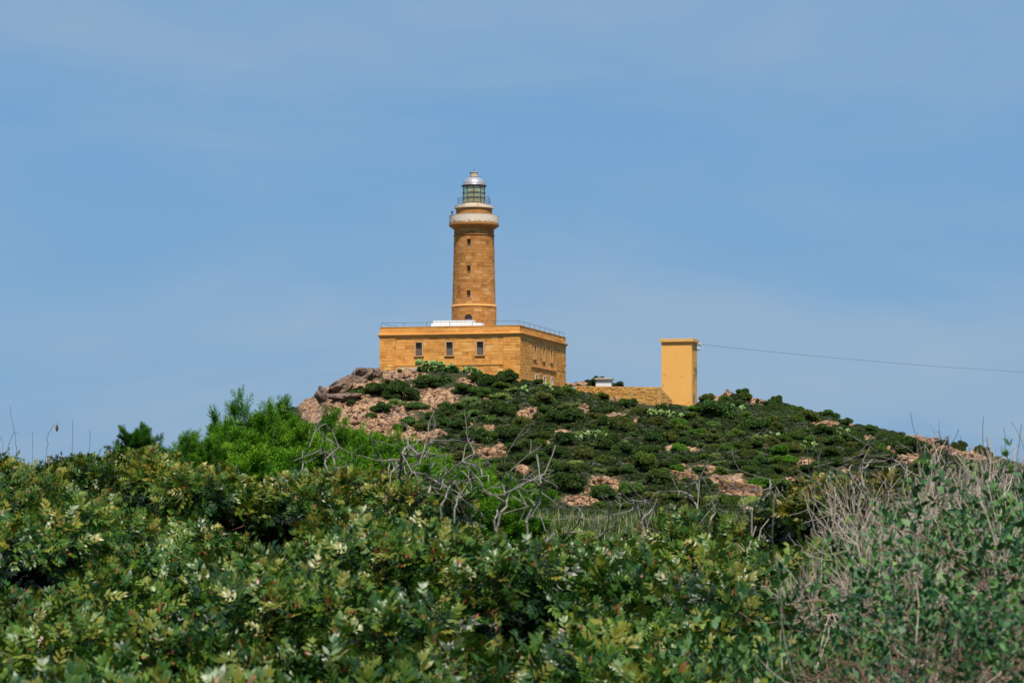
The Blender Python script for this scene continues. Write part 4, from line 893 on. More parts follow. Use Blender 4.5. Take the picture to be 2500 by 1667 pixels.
def slope_points(n, rockmax, seed, x0=-34, x1=80, y0=276, y1=392):
    r = np.random.default_rng(seed); x = r.uniform(x0, x1, n); y = r.uniform(y0, y1, n); z = H0(x, y); m = rockmask(x, y, z)
    rl = np.stack([x-HC[0], y-HC[1]], -1); u = -(rl@E1); v = rl@E2; inside = (u > -1) & (u < 22.5) & (v > -1) & (v < 31.5)
    ok = (m < r.uniform(rockmax*.5, rockmax, n)) & ~inside; x, y, z = x[ok], y[ok], z[ok]; return np.stack([x, y, z], -1), r
def tint_mat(name, c0, c1, c2): return leaf_mat(name, [(0, c0), (.5, c1), (1, c2)], .6, .2, .15, False)
for (nm, cols, n, seed, sc_, lab) in (('low_scrub', ((.014,.028,.009),(.048,.080,.022),(.115,.15,.045)), 21000, 3, (.5,1.5), 'low dark green scrub covering the slope between the shrubs'),
                                 ('grey_scrub', ((.07,.08,.055),(.15,.165,.12),(.30,.30,.26)), 3600, 4, (.6,1.4), 'low ash grey twiggy scrub dotted between the shrubs'),
                                 ('dry_grass', ((.14,.11,.05),(.27,.21,.10),(.42,.34,.18)), 1400, 6, (.4,.8), 'patches of straw-coloured dry grass on the slope')):
    me = tuft_mesh(seed, 420, 1.0, .4 if nm != 'low_scrub' else .6); me.materials.append(tint_mat(nm, *cols)); p, r = slope_points(n, .24 if nm != 'dry_grass' else .6, seed)
    p2, _ = slope_points(n//2, .3, seed+100, -40, 70, 130, 276); p3, _ = slope_points(n//3, .3, seed+200, -30, 30, 32, 130); p4, _ = slope_points(n//4, .3, seed+300, -75, -30, 250, 360); p = np.concatenate([p, p2, p3, p4])
    qx = U0+FPX*p[:, 0]/p[:, 1]; qy = VH-FPX*p[:, 2]/p[:, 1]; p = p[~((qx > 1520) & (qx < 1640) & (qy < 1008) & (p[:, 1] > 330))]
    p = p[~((p[:, 1] > 352) & (p[:, 0] < 3) & (r.random(len(p)) < .8))]
    gn_scatter(nm, me, p, r.uniform(*sc_, len(p)), np.stack([r.uniform(-.15,.15,len(p)), r.uniform(-.15,.15,len(p)), r.uniform(0,6.28,len(p))], -1), lab)

# ------------------------------------------------------------------ boulders
def rock_mesh(seed, sub=3, rough=.35, sq=(1,1,.7)):
    import bmesh
    bm = bmesh.new(); bmesh.ops.create_icosphere(bm, subdivisions=sub, radius=.5)
    for v in bm.verts:
        c = v.co.copy(); n1 = mn.fractal(c*2.2+Vector((seed*7.1,0,0)), .9, 2.1, 4); vo = mn.voronoi(c*2.6+Vector((0,seed*3.3,0)))[0]
        c *= 1+rough*n1+.38*rough*((vo[1]-vo[0])*2-.6)*1.4; v.co = Vector((c.x*sq[0], c.y*sq[1], c.z*sq[2]))
    me = bpy.data.meshes.new('boulder'); bm.to_mesh(me); bm.free(); return me
RM_ = [rock_mesh(i, 4 if i < 3 else 3, .42) for i in range(8)]
def boulder(px, py, wpx, hpx, m, label, k=None, rz=None, tilt=0, d=None, depth=1.0):
    p = hit(px, py+hpx*.35) if d is None else P(px, py+hpx*.35, d)
    if p is None: return
    me0 = RM_[k if k is not None else r_.randrange(8)]; key = (me0.name, m)
    if key not in rock_cache: c = me0.copy(); c.materials.append(M[m]); rock_cache[key] = c
    o = bpy.data.objects.new('boulder', rock_cache[key]); link(o); w = wpx*p[1]/FPX; h = hpx*p[1]/FPX
    o.location = (p[0], p[1]+w*.25, p[2]+h*.2); o.scale = (w*1.05, w*depth, h/.62); o.rotation_euler = (0, tilt, 0)
    if rz is not None: o.rotation_euler = (0, tilt, rz)
    tag(o, label, 'boulder', 'boulders and crags on the hill'); return o
rock_cache = {}
boulder(788, 962, 34, 36, 'darkrock', 'isolated dark brown block boulder on the far skyline end of the hill', 0, d=346)
boulder(838, 940, 96, 44, 'darkrock', 'long brown slab boulder leaning down the skyline below the crest', 1, tilt=R(-24), d=347)
boulder(882, 913, 66, 44, 'darkrock', 'craggy brown boulder crowning the skyline next to the house', 2, d=351, tilt=R(-10))
boulder(914, 908, 44, 30, 'darkrock', 'knobbly boulder butting against the far front corner of the house', 5, d=353)
boulder(880, 942, 60, 26, 'rock', 'pale pink boulder tucked under the craggy skyline boulder', 3, d=344, tilt=R(-10))
boulder(835, 966, 80, 20, 'darkrock', 'flat dark ledge below the long brown slab', 4, d=340)
boulder(797, 995, 36, 30, 'rock', 'pink boulder with a dark hollow at the edge of the pale slope', 6)
boulder(1072, 1056, 30, 22, 'rock', 'rounded tan boulder at the bottom of the pale rock slope', 7)
boulder(1392, 938, 24, 12, 'rock', 'tan rock peeping up between house and rubble wall', 3, d=392)
boulder(1420, 936, 34, 16, 'rock', 'wide tan rock mound behind the start of the rubble wall', 5, d=394)
boulder(1735, 968, 30, 14, 'rock', 'lower of two skyline rocks past the yellow tower', 2, d=376)
boulder(1780, 961, 22, 20, 'rock', 'pointed pink rock standing highest on the ridge past the tower', 0, d=376)
boulder(1848, 980, 34, 14, 'rock', 'flat pink rock on the ridge beyond the pointed one', 4, d=372)
boulder(1473, 1172, 40, 22, 'rock', 'largest pink boulder of the outcrop at the hill foot', 1)
boulder(1440, 1198, 26, 24, 'rock', 'upright tan boulder beside the biggest dark shrub', 6)
boulder(1497, 1197, 20, 18, 'rock', 'small grey pink boulder below the hill foot outcrop', 7)
boulder(1398, 1222, 26, 16, 'rock', 'rounded pinkish boulder nearest the strap-leaved plants', 3)
boulder(1425, 1218, 24, 14, 'rock', 'low tan boulder among the hill foot rubble', 2)
boulder(1200, 1102, 56, 28, 'rock', 'lone orange outcrop standing above the bright junipers', 5)
boulder(1275, 1148, 28, 24, 'rock', 'small reddish crag between dark shrubs above the dead branches', 0)
boulder(2232, 1072, 60, 22, 'rock', 'broad cracked outcrop on the far ridge', 1)
boulder(2268, 1076, 44, 22, 'rock', 'rounded pink outcrop on the ridge beside the broad cracked one', 4)
boulder(2310, 1096, 46, 20, 'rock', 'stepped pink rock lower on the far ridge', 6)
boulder(2355, 1108, 40, 12, 'rock', 'flat pink rock at the low end of the far ridge', 7)
boulder(2215, 1118, 44, 18, 'rock', 'jagged rock patch in front of the far ridge outcrop', 3)
boulder(2020, 1036, 36, 9, 'rock', 'thin pale ledge on the upper ridge slope', 2)
boulder(2076, 1036, 24, 9, 'rock', 'short orange ledge under ridge shrubs', 5)
boulder(1970, 1010, 18, 10, 'rock', 'little pink rock near the ridge top', 0)
boulder(1708, 1142, 34, 14, 'rock', 'pink rock heading the mid-slope scree', 6)
boulder(1765, 1168, 40, 13, 'rock', 'broad pink rock under a rounded shrub above the long terrace wall', 1)
boulder(1412, 1000, 28, 14, 'rock', 'pink rock rising between shrubs below the rubble wall', 7)
# loose rubble over the bare patches
pr_, rr2 = slope_points(60000, 9, 11); mk = rockmask(pr_[:, 0], pr_[:, 1], pr_[:, 2]); pr_ = pr_[(mk > .35) & (U0+FPX*pr_[:, 0]/pr_[:, 1] > 795)][:2600]
rubm = rock_mesh(21, 2, .4); rubm.materials.append(M['rock'])
gn_scatter('rubble', rubm, pr_, np.exp(rr2.normal(-1.05,.5,len(pr_))), np.stack([rr2.uniform(-.4,.4,len(pr_)), rr2.uniform(-.4,.4,len(pr_)), rr2.uniform(0,6.28,len(pr_))], -1), 'broken pink rock strewn over the bare patches of the hill')

# ------------------------------------------------------------------ prickly pears
PAD = []
for zt, rw in ((0,.10),(.15,.30),(.4,.46),(.7,.44),(.9,.28),(1,.0)):
    for k in range(8): a = 2*math.pi*k/8; PAD.append((rw*math.cos(a), .10*math.sin(a)*(rw/.46), zt))
PAD = np.array(PAD); PADF = [np.array([(i*8+k, i*8+(k+1)%8, (i+1)*8+(k+1)%8, (i+1)*8+k) for i in range(5) for k in range(8)])]
def pear_mesh(seed, n, w, h):
    r = np.random.default_rng(seed); D = []; Lc = []; S = []
    stems = [(np.array([r.uniform(-w/2, w/2), r.uniform(-.6,.6), -.1]), norm(np.array([r.normal(0,.35), r.normal(0,.3), 1.]))) for _ in range(max(3, int(n/14)))]
    q = [(p, d, 0) for p, d in stems]
    while q and len(D) < n:
        p, d, lv = q.pop(0); s_ = r.uniform(.36,.52); D.append(d); Lc.append(p); S.append(s_)
        if p[2]+s_ < h*(1-.5*abs(p[0])/w*1.2):
            for _ in range(r.integers(1, 4)):
                d2 = norm(d+r.normal(0,.55,3)+np.array([p[0]*.1,0,.1])); q.append((p+d*s_*.93+r.normal(0,.05,3), d2, lv+1))
    D = np.array(D); V, Fs = stamp(PAD, PADF, frames(D, spin=r.uniform(0,6.28,len(D))), np.array(S), np.array(Lc)); t = np.clip(.55+r.normal(0,.22,len(D)), 0, 1)
    me = np_mesh('prickly_pear', V, Fs, {'tint': np.repeat(t, len(PAD))}, True); me.materials.append(M['pear']); return me
PM = [pear_mesh(1, 90, 4.2, 2.4), pear_mesh(2, 60, 2.6, 1.6), pear_mesh(3, 34, 1.6, 1.3), pear_mesh(4, 14, .8, 1.1)]
for (px, py, k, s_, c_, lab) in ((1450,1078,0,1.15,(.80,.88,.85),'biggest spreading prickly pear, grey green, in the middle of the slope'),(1050,908,1,1.35,(.8,.95,.75),'prickly pear clump in front of the house wall under the first window'),
        (1085,910,1,1.35,(.85,1,.8),'prickly pear clump against the house wall between two windows'),(1148,912,0,.85,(.95,1.05,.9),'pale prickly pear clump below the middle of the house front'),(1185,912,1,1.15,(.85,.95,.8),'prickly pear clump under the window closest to the corner'),
        (1268,924,1,.75,(.6,.9,.5),'small green prickly pear at the near corner of the house'),(1283,962,3,1.2,(1,1.1,.9),'single pale prickly pear on the slope below the house corner'),(1600,1020,1,.9,(1.05,1.15,.85),'pale prickly pear opening the row below the yellow tower'),
        (1632,1020,1,.85,(1,1.1,.85),'middle prickly pear of the row below the yellow tower'),(1655,1026,2,.9,(.95,1.05,.8),'end prickly pear of the row below the yellow tower'),(1800,1012,2,1.15,(.85,.95,.85),'greyish prickly pear set in dark shrubs past the yellow tower'),
        (1890,1075,2,.9,(1.1,1.1,1),'bleached thin prickly pear on the open slope'),(1975,1100,2,1.0,(1.1,1.15,.8),'yellow-tipped prickly pear beside a dirt patch'),(2062,1064,2,.9,(1,1.05,.8),'ridge-side prickly pear above dark shrubs'),
        (2016,1108,3,.8,(1.1,1.2,.9),'tiny two-pad prickly pear near the yellow-tipped one'),(1842,1092,3,1.0,(1.3,1.3,.6),'little yellowish prickly pear on the mid slope'),(1340,952,3,1.1,(1,1.1,.7),'pale prickly pear by the low side windows')):
    p = hit(px, py)
    if p is None: continue
    o = bpy.data.objects.new('prickly_pear', PM[k]); link(o); o.location = (p[0], p[1], p[2]-.1); o.scale = (s_, s_, s_); o.rotation_euler = (0,0,r_.uniform(-.4,.4)); o.color = (*c_, 1); tag(o, lab, 'cactus', 'prickly pears on the hill')

# ------------------------------------------------------------------ strap-leaved plants between foreground and hill
def strap_tuft(seed, n=36):
    r = np.random.default_rng(seed); gs = []
    for i in range(n):
        az = r.uniform(0, 6.28); ln = r.uniform(.35,.7); lean = r.uniform(.15,.55); w = .016; V = []; 
        for j in range(4):
            t = j/3; rr_ = lean*ln*t*t+.03; z = ln*t*(1-.25*lean*t); c, s_ = math.cos(az), math.sin(az); ww = w*(1-.8*t)
            V += [(c*rr_-s_*ww, s_*rr_+c*ww, z), (c*rr_+s_*ww, s_*rr_-c*ww, z)]
        gs.append((np.array(V), [np.array([[0,1,3,2],[2,3,5,4],[4,5,7,6]])], np.full(8, np.clip(r.normal(.5,.25), 0, 1))))
    v, f, a = cat_geo(gs); me = np_mesh('strap_tuft', v, f, {'tint': a}); me.materials.append(M['strap']); return me
for seed, n, sc_ in ((1, 2600, (.7,1.3)), (2, 2000, (.9,1.8))):
    r = np.random.default_rng(seed+50); d = np.exp(r.uniform(math.log(34), math.log(150), n)); px = r.uniform(1120, 1800, n)+r.normal(0,40,n); x = (px-U0)/FPX*d; z = H0(x, d)
    gn_scatter('strap_leaved_plants', strap_tuft(seed), np.stack([x, d, z-.03], -1), r.uniform(*sc_, n), np.stack([r.uniform(-.2,.2,n), r.uniform(-.2,.2,n), r.uniform(0,6.28,n)], -1), 'yellow green strap-leaved plants filling the dip before the hill')
r = np.random.default_rng(77); segs = []
for _ in range(260):
    d = r.uniform(36, 130); px = r.uniform(1150, 1800); x = (px-U0)/FPX*d; z0 = float(H0(x, d)); h = r.uniform(.7, 1.25); segs.append((x, d, z0, x+r.normal(0,.08), d, z0+h, .006, .004))
V, Fs = tubes_mesh(segs, 3); o = obj_np('dry_stems', V, Fs, M['drytwig']); tag(o, 'thin dry upright stems rising out of the strap-leaved plants', kind='stuff')

# ------------------------------------------------------------------ junipers
JS = [juniper_spray(i) for i in range(5)]
def juniper_proto(seed):
    r = np.random.default_rng(seed); pos = []; dr = []; segs = []; TP_ = []
    for i in range(64):
        az = i*2.4+r.uniform(-.4,.4); el = R(r.choice([5, 20, 38, 55, 78])+r.uniform(-12,12)); ln = r.uniform(.45,.85); d = np.array([math.cos(az)*math.cos(el), math.sin(az)*math.cos(el), math.sin(el)]); b = np.array([r.uniform(-.3,.3), r.uniform(-.3,.3), r.uniform(.35,.75)]); p = b
        k = 8; lead = r.random() < .13
        if lead: ln *= 1.4
        for j in range(k):
            d = norm(d+r.normal(0,.16,3)+np.array([0,0,.03])); q = p+d*ln/k; segs.append((*p, *q, .016*(1-j/k)+.004, .016*(1-(j+1)/k)+.003)); p = q
            if j >= 2:
                wd = .065 if not lead else .05
                for _ in range(8 if not lead else 4): dd = norm(d*.55+r.normal(0,.62,3)*(1.15-j/k)+np.array([0,0,.12])); dr.append(dd); pos.append(p+r.normal(0,wd,3)*(1.2-j/k)); TP_.append(j/k)
    for _ in range(6): a = r.uniform(0,6.28); segs.append((.1*math.cos(a), .1*math.sin(a), -1.9, .2*math.cos(a), .2*math.sin(a), .55, .05, .03))
    pos = np.array(pos); dr = np.array(dr); v, f, A = scatter(JS, pos, dr, r.uniform(.38,.66,len(pos)), r, .11, (pos[:, 2]-.8)*.22+(np.array(TP_)-.6)*.35)  # tips lighter; inner and low sprays tinted darker as painted shade
    tv, tf = tubes_mesh(segs); return [('foliage', np_mesh('juniper_foliage', v, f, {'tint': A}), M['juniper']), ('branches', np_mesh('juniper_branches', tv, tf), M['trunk'])]
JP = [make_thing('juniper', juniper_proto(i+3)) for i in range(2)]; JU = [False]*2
for (px, py, d, s_, hs_, c_, lab) in ((602,978,28,.72,1.3,(.8,.9,.8),'tall pointed juniper, highest tip of the green junipers on the skyline'),(655,1004,27,.85,1.0,(1,1,1),'bushy juniper beside the tallest juniper tip'),(535,1040,26,.75,.95,(.9,.95,.9),'bright juniper at the low end of the juniper thicket'),
        (725,972,29,.85,1.15,(.7,.8,.8),'darker juniper with a forked tip in front of the dark boulder'),(790,1035,27,.95,.9,(1,1,1),'lush juniper below the pale rock slope'),(700,1060,25.5,1.0,.8,(1.05,1.05,1),'fresh green juniper in the heart of the thicket'),
        (880,1040,29,.85,.85,(1,1,1),'juniper with upswept plumes against the pink rocks'),(840,1090,25.5,1.1,.9,(.9,1,.9),'juniper behind the tallest bare dead branches'),(960,1078,28,1.05,.9,(1,1.05,.9),'juniper in front of the round tan boulder'),(1050,1092,28,.85,.8,(1.25,1.2,.95),'yellow green juniper plumes below the lone orange outcrop'),
        (980,1120,25,1.0,.8,(1,1,.9),'low juniper between the dead branches'),(1190,1143,30,.85,.8,(.95,1,.9),'small rounded juniper at the end of the thicket'),(1130,1165,28,.8,.7,(1.1,1.1,.9),'yellowish low juniper filling the gap at the end of the thicket'),(480,1062,24,.4,.9,(.7,.8,.8),'thin dark juniper sprig poking up at the start of the thicket'),
        (333,1030,17,.19,1.1,(.5,.65,.6),'dark feathery juniper tip above the mastic on the skyline'),(600,1090,24,1.1,.8,(1,1,1),'dense juniper directly behind the mastic scrub'),(410,1098,20,.35,.8,(.85,.9,.8),'stunted juniper half buried in the mastic scrub')):
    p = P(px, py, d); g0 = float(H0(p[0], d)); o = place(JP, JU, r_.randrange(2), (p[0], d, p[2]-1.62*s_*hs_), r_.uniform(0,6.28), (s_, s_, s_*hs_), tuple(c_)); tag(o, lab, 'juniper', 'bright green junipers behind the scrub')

# ------------------------------------------------------------------ foreground mastic scrub
cp = [(px, 1760, 5.0) for px in (-200,600,1300,2000,2700)]+[(px, 1480, 7.5) for px in (-200,500,1200,1900,2700)]+[(px, 1330, 9.3) for px in (-200,400,900)]+[(1300,1385,9.6),(1500,1395,9.6),(1700,1350,9.6),(2100,1300,9.2),(2600,1290,8.5)]
cp += [(-200,1112,15.5),(0,1112,15.5),(150,1104,15.5),(300,1120,15.5),(400,1116,15),(600,1122,15),(800,1146,14.5),(900,1152,14),(1050,1172,13.5),(1200,1218,13),(1300,1385,11.5),(1450,1412,11),(1560,1400,11),(1620,1325,12),(1700,1275,12.5),(1820,1278,12.5),(1930,1255,12.5),(2050,1218,12.5),(2200,1170,12),(2350,1140,12),(2500,1125,11.5),(2700,1120,11)]
cpp = [P(*c) for c in cp]; canopy = TPS([(p[0]*8, p[1]*8) for p in cpp], [p[2] for p in cpp], .0005)
MS = [mastic_sprig(i) for i in range(7)]
def mastic_proto(seed):
    r = np.random.default_rng(seed); p, d, C = lobes_surface(r, 13, .72, (.12,.25), .90, 820, .06)
    d = norm(d*.9+np.array([0,0,.35])+r.normal(0,.5,(len(p),3)))
    tp_ = np.clip((p[:, 2]-C[:, 2].mean()-.06)*1.25, -.42, .22)-.04  # young top growth lighter; lower leaves darkened, painting shaded gaps into the crown
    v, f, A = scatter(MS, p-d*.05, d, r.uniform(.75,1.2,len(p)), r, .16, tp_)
    segs = []
    for (cx, cy, cz, cr) in C:
        for _ in range(3): branchy(r, (cx*.3+r.normal(0,.03), cy*.3+r.normal(0,.03), -.1), (cx*.9, cy*.9, 1.0), cz*.6, .013, 2, segs, .35, (1,2), .1, .62, 4)
        segs.append((cx*.3, cy*.3, -.75, cx*.3, cy*.3, 0, .016, .014))
    tv, tf = tubes_mesh(segs); return [('foliage', np_mesh('mastic_foliage', v, f, {'tint': A}), M['mastic']), ('stems', np_mesh('mastic_stems', tv, tf), M['stem'])]
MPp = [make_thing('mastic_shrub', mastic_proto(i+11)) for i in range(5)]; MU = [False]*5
TOPZ = 1.10
spots = []; rr3 = random.Random(12); y = 5.0; row = 0
while y < 15.3:
    half = y*.235+.75; step = .80+.026*y; x = -half+rr3.uniform(0, step)
    while x < half:
        xx, yy = x+rr3.uniform(-.14,.14), y+rr3.uniform(-.2,.2); px = U0+FPX*xx/yy
        lim = np.interp(px, [-400,200,700,1000,1200,1300,1560,1640,2000,2500,2900], [16,16.2,15.9,14.6,13.6,11.0,10.8,12.9,13,12,12])
        rightdry = px > 1880+max(0, (1500-(VH-FPX*float(canopy(xx*8, yy*8))/yy)))*.35
        if yy < lim and not (rightdry and yy < 11.4): spots.append((xx, yy, px))
        x += step
    y += .58+.04*y; row += 1
ms = []
for (xx, yy, px) in spots:
    zt = float(canopy(xx*8, yy*8))+(rr3.uniform(-.17,.10) if yy < 12 else rr3.uniform(-.09,.02))-(.22 if rr3.random() < .14 and yy < 13 else 0); g0 = float(H0(xx, yy)); py = VH-FPX*zt/yy
    olive = np.clip((1330-py)/230, 0, 1); c = np.array([1.0,1.0,1.05])*(1-olive)+np.array([1.25,1.08,.75])*olive
    if 1600 < px < 2250 and py < 1300: c = np.array([1.2,.86,.7])
    c = c*rr3.uniform(.82,1.15); hs_ = (zt-g0)/TOPZ; k = rr3.uniform(.85,1.1)
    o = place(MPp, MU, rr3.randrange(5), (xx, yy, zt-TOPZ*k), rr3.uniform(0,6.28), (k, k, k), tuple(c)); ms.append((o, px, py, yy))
ms.sort(key=lambda m: (-m[3]))
def tuft_proto(seed):
    r = np.random.default_rng(seed); segs = []; pos = []; dr = []
    for i in range(9):
        branchy(r, (r.normal(0,.05), r.normal(0,.05), 0), (r.normal(0,.4), r.normal(0,.4), 1), r.uniform(.14,.24), .007, 2, segs, .4, (1,3), .1, .62, 4)
    for s_ in segs:
        if s_[7] < .0042 and r.random() < .42: pos.append(s_[3:6]); dr.append(norm(np.array(s_[3:6])-np.array(s_[:3]))+r.normal(0,.4,3))
    segs.append((0,0,-.9,0,0,.05,.016,.012)); v, f, A = scatter(MS, np.array(pos), norm(np.array(dr)), r.uniform(.5,.85,len(pos)), r, .12); tv, tf = tubes_mesh(segs)
    return [('foliage', np_mesh('tuft_foliage', v, f, {'tint': A}), M['mastic']), ('stems', np_mesh('tuft_stems', tv, tf), M['stem'])]
SP = [make_thing('mastic_sprout', tuft_proto(i+91)) for i in range(2)]; SU = [False]*2
for (px, py, d, k, c_, lab) in ((150,1088,15.4,.7,(.9,.9,.8),'leafy mastic sprout on the skyline beside the seed head stalk'),(192,1062,15.3,.95,(1.5,.8,.6),'orange-tinged mastic sprout poking above the skyline'),(262,1058,15.4,1.0,(.8,.75,.7),'dark ragged mastic sprout touching the skyline juniper tip'),(310,1090,15.2,.7,(.8,.8,.8),'mastic sprout under the skyline juniper tip'),
        (430,1088,15.2,.7,(.9,.9,.8),'mastic sprout before the first junipers'),(60,1096,15.4,.6,(.8,.8,.8),'little mastic sprout between the thin skyline stalks'),(1640,1215,12.4,.8,(1.7,.8,.6),'orange-tipped mastic sprout at the edge of the grassy dip'),(1700,1200,12.6,.8,(1.5,.85,.6),'orange-tipped mastic sprout before the short terrace wall'),
        (2080,1170,12.2,.9,(1.8,.7,.5),'reddish mastic sprout among pale dry twigs'),(2160,1150,12.0,.9,(1.8,.75,.5),'tallest reddish mastic sprout below the far ridge')):
    x = (px-U0)/FPX*d; o = place(SP, SU, rr3.randrange(2), (x, d, (VH-py)/FPX*d-.55*k), rr3.uniform(0,6.28), (k, k, k), c_); tag(o, lab, 'shrub', 'mastic sprouts above the scrub')
REF = [(250,1120,'under the dark skyline juniper tip'),(600,1140,'at the foot of the juniper thicket'),(60,1110,'under the thin grass stalks on the skyline'),(900,1200,'around the bare dead branches'),(1150,1250,'beside the twisted grey branches'),(1450,1370,'bordering the strap-leaved plants'),(1700,1240,'with orange tips before the terrace wall'),
       (2100,1190,'with reddish tips among pale dry twigs'),(2400,1150,'behind the dry twig thicket'),(100,1300,'on the open scrub near the skyline grass'),(500,1320,'on the open scrub before the junipers'),(900,1350,'on the open scrub before the dead branches'),(1300,1420,'just before the strap-leaved plants'),(1700,1400,'just before the orange-tipped mastic'),
       (100,1550,'in the grey green nearest row, at its leafy end'),(550,1580,'in the nearest row beside a dark hollow'),(1000,1600,'in the nearest row by the deepest black hollow'),(1400,1600,'in the nearest row with showing stems'),(1750,1580,'in the nearest row next to the broad-leaved thicket'),(2300,1500,'among the broad-leaved thicket')]
byr = {}
for m_ in ms: ref = min(REF, key=lambda q: math.hypot(m_[1]-q[0], (m_[2]-q[1])*1.6)); byr.setdefault(ref[2], []).append(m_)
for ref, l in byr.items():
    l.sort(key=lambda q: q[1]); n = len(l); cells = {}
    for i, m_ in enumerate(l):
        lat = '' if n < 2 else ('juniper-side ', 'thicket-side ')[i*2 >= n] if n < 4 else ('juniper-side ', 'central ', 'thicket-side ')[min(2, i*3//n)]; cells.setdefault(lat, []).append(m_)
    for lat, c_ in cells.items():
        c_.sort(key=lambda q: -q[3])
        for i, m_ in enumerate(c_):
            dep = '' if len(c_) == 1 else ('farther ', 'closer ')[i] if len(c_) == 2 else ('rear ', 'midway ', 'front ')[min(2, i*3//len(c_))]; tag(m_[0], f'{dep}{lat}glossy mastic shrub {ref}', 'shrub', 'mastic shrubs of the near scrub')

# ------------------------------------------------------------------ broad-leaved thicket with dry twigs
BS = [broad_sprig(i) for i in range(6)]
def broad_proto(seed):
    r = np.random.default_rng(seed); p, d, C = lobes_surface(r, 9, .5, (.16,.28), .85, 520, .3); keep = r.random(len(p)) < .9; p, d = p[keep], d[keep]; d = norm(d*.5+np.array([0,0,.9])+r.normal(0,.35,(len(p),3)))
    v, f, A = scatter(BS, p-d*.12, d, r.uniform(.75,1.15,len(p)), r, .10)
    segs = []
    for _ in range(20): a = r.uniform(0,6.28); q = r.uniform(0,.5); branchy(r, (q*math.cos(a), q*math.sin(a), r.uniform(.1,.4)), (r.normal(0,.35), r.normal(0,.35), 1), r.uniform(.4,.62), .0065, 2, segs, .4, (1,3), .12, .6, 4)
    s2 = []
    for _ in range(90): a = r.uniform(0,6.28); q = r.uniform(0,.6); branchy(r, (q*math.cos(a), q*math.sin(a), r.uniform(0,.35)), (r.normal(0,.7), r.normal(0,.7), .8), r.uniform(.3,.55), .0045, 1, s2, .6, (1,3), .05, .6, 4)
    tv, tf = tubes_mesh(segs); uv, uf = tubes_mesh(s2)
    return [('foliage', np_mesh('broad_foliage', v, f, {'tint': A}), M['broad']), ('dry_twigs', np_mesh('dry_twigs', tv, tf), M['drytwig']), ('stems', np_mesh('brown_stems', uv, uf), M['browntwig'])]
BP = [make_thing('broadleaf_shrub', broad_proto(i+31)) for i in range(3)]; BU = [False]*3
def twig_proto(seed):
    r = np.random.default_rng(seed); segs = []
    for _ in range(30): a = r.uniform(0,6.28); q = r.uniform(0,.45); branchy(r, (q*math.cos(a), q*math.sin(a), r.uniform(.1,.4)), (r.normal(0,.28), r.normal(0,.28), 1), r.uniform(.38,.6), .0062, 2, segs, .24, (2,3), .15, .58, 4)
    tv, tf = tubes_mesh(segs); return [('twigs', np_mesh('bare_twigs', tv, tf), M['drytwig'])]
TP = [make_thing('dry_twig_shrub', twig_proto(i+61)) for i in range(2)]; TU = [False]*2
blab = [('nearest', 'fully green'), ('middle', 'half bare'), ('farther', 'twiggy')]
i_ = 0
for (px, d, k, lab) in ((1960,5.6,1.0,'broad-leaved shrub low beside the mastic, thin pale twigs at its foot'),(2230,5.3,.95,'broad-leaved shrub over the brown stem tangle at the bottom'),(1880,6.9,.9,'broad-leaved shrub closing the mastic row, bluish green'),
        (2080,7.2,1.0,'broad-leaved shrub with curved bare twigs arching over it'),(2300,7.4,1.0,'broad-leaved shrub in the middle of the thicket'),(2000,8.7,.85,'broad-leaved shrub behind a fan of bleached twigs'),
        (2200,9.2,1.0,'broad-leaved shrub under the tall bleached twigs'),(2400,9.4,1.0,'broad-leaved shrub with big drooping leaves near the dry ridge'),(2600,9.0,1.0,'broad-leaved shrub at the far edge of the thicket'),(2300,11.0,.9,'broad-leaved shrub buried in grey twigs near the skyline'),(2500,10.8,1.0,'broad-leaved shrub right under the skyline stalks')):
    x = (px-U0)/FPX*d; zt = float(canopy(x*8, d*8))+rr3.uniform(-.03,.04)+.02; g0 = float(H0(x, d)); c = np.array([1,1,1])*rr3.uniform(.85,1.1)
    o = place(BP, BU, rr3.randrange(3), (x, d, zt-1.22*k), rr3.uniform(0,6.28), (k*.9, k*.9, k), tuple(c)); tag(o, lab, 'shrub', 'broad-leaved shrubs of the twiggy thicket')
for (px, py, d, k, lab) in ((2010,1330,8.2,.42,'fan of bleached bare twigs standing between mastic and thicket'),(2130,1230,9.4,.5,'pale bare twig shrub left of the tall twigs'),(2250,1150,10.6,.7,'tall pale twig shrub breaking the hill outline'),(2340,1105,11.0,.95,'dense grey twig shrub below the skyline'),(2440,1085,11.0,1.0,'grey twig shrub reaching into the sky'),(2530,1080,10.5,1.0,'outermost grey twig shrub against the sky'),
        (2200,1290,8.4,.5,'small bare twig shrub in the broad-leaved thicket'),(2420,1210,8.8,.8,'wiry twig shrub deep in the thicket'),(2050,1190,12.2,.5,'thin grey twigs beside reddish mastic tips'),(1900,1215,12.4,.35,'sparse grey twigs rising from orange-tipped mastic'),(2170,1200,10.0,.55,'grey twig shrub between reddish mastic and the tall twigs'),(2290,1130,12.0,.75,'far grey twig shrub just under the ridge outcrop'),(2390,1100,12.2,.8,'far grey twig shrub below the low end of the ridge'),(2480,1090,12.0,.85,'far grey twig shrub under the outermost stalk'),(2330,1190,9.8,.8,'twig shrub mixed with drooping broad leaves'),(2470,1160,9.6,.85,'tall twig shrub with brownish shade at its base'),(2260,1330,7.6,.5,'short bleached twigs over the broad leaves'),(2440,1290,8.0,.7,'thick twig clump beside the brown tangle'),(2300,1530,5.9,.4,'short tangled twigs over the lowest leaves')):
    x = (px-U0)/FPX*d; g0 = float(H0(x, d)); zt = (VH-py)/FPX*d
    o = place(TP, TU, rr3.randrange(2), (x, d, zt-1.27*k), rr3.uniform(0,6.28), (k*.9, k*.9, k), (1,1,1)); tag(o, lab.replace(' left of', ' next to'), 'dry shrub', 'bare dry twig shrubs')

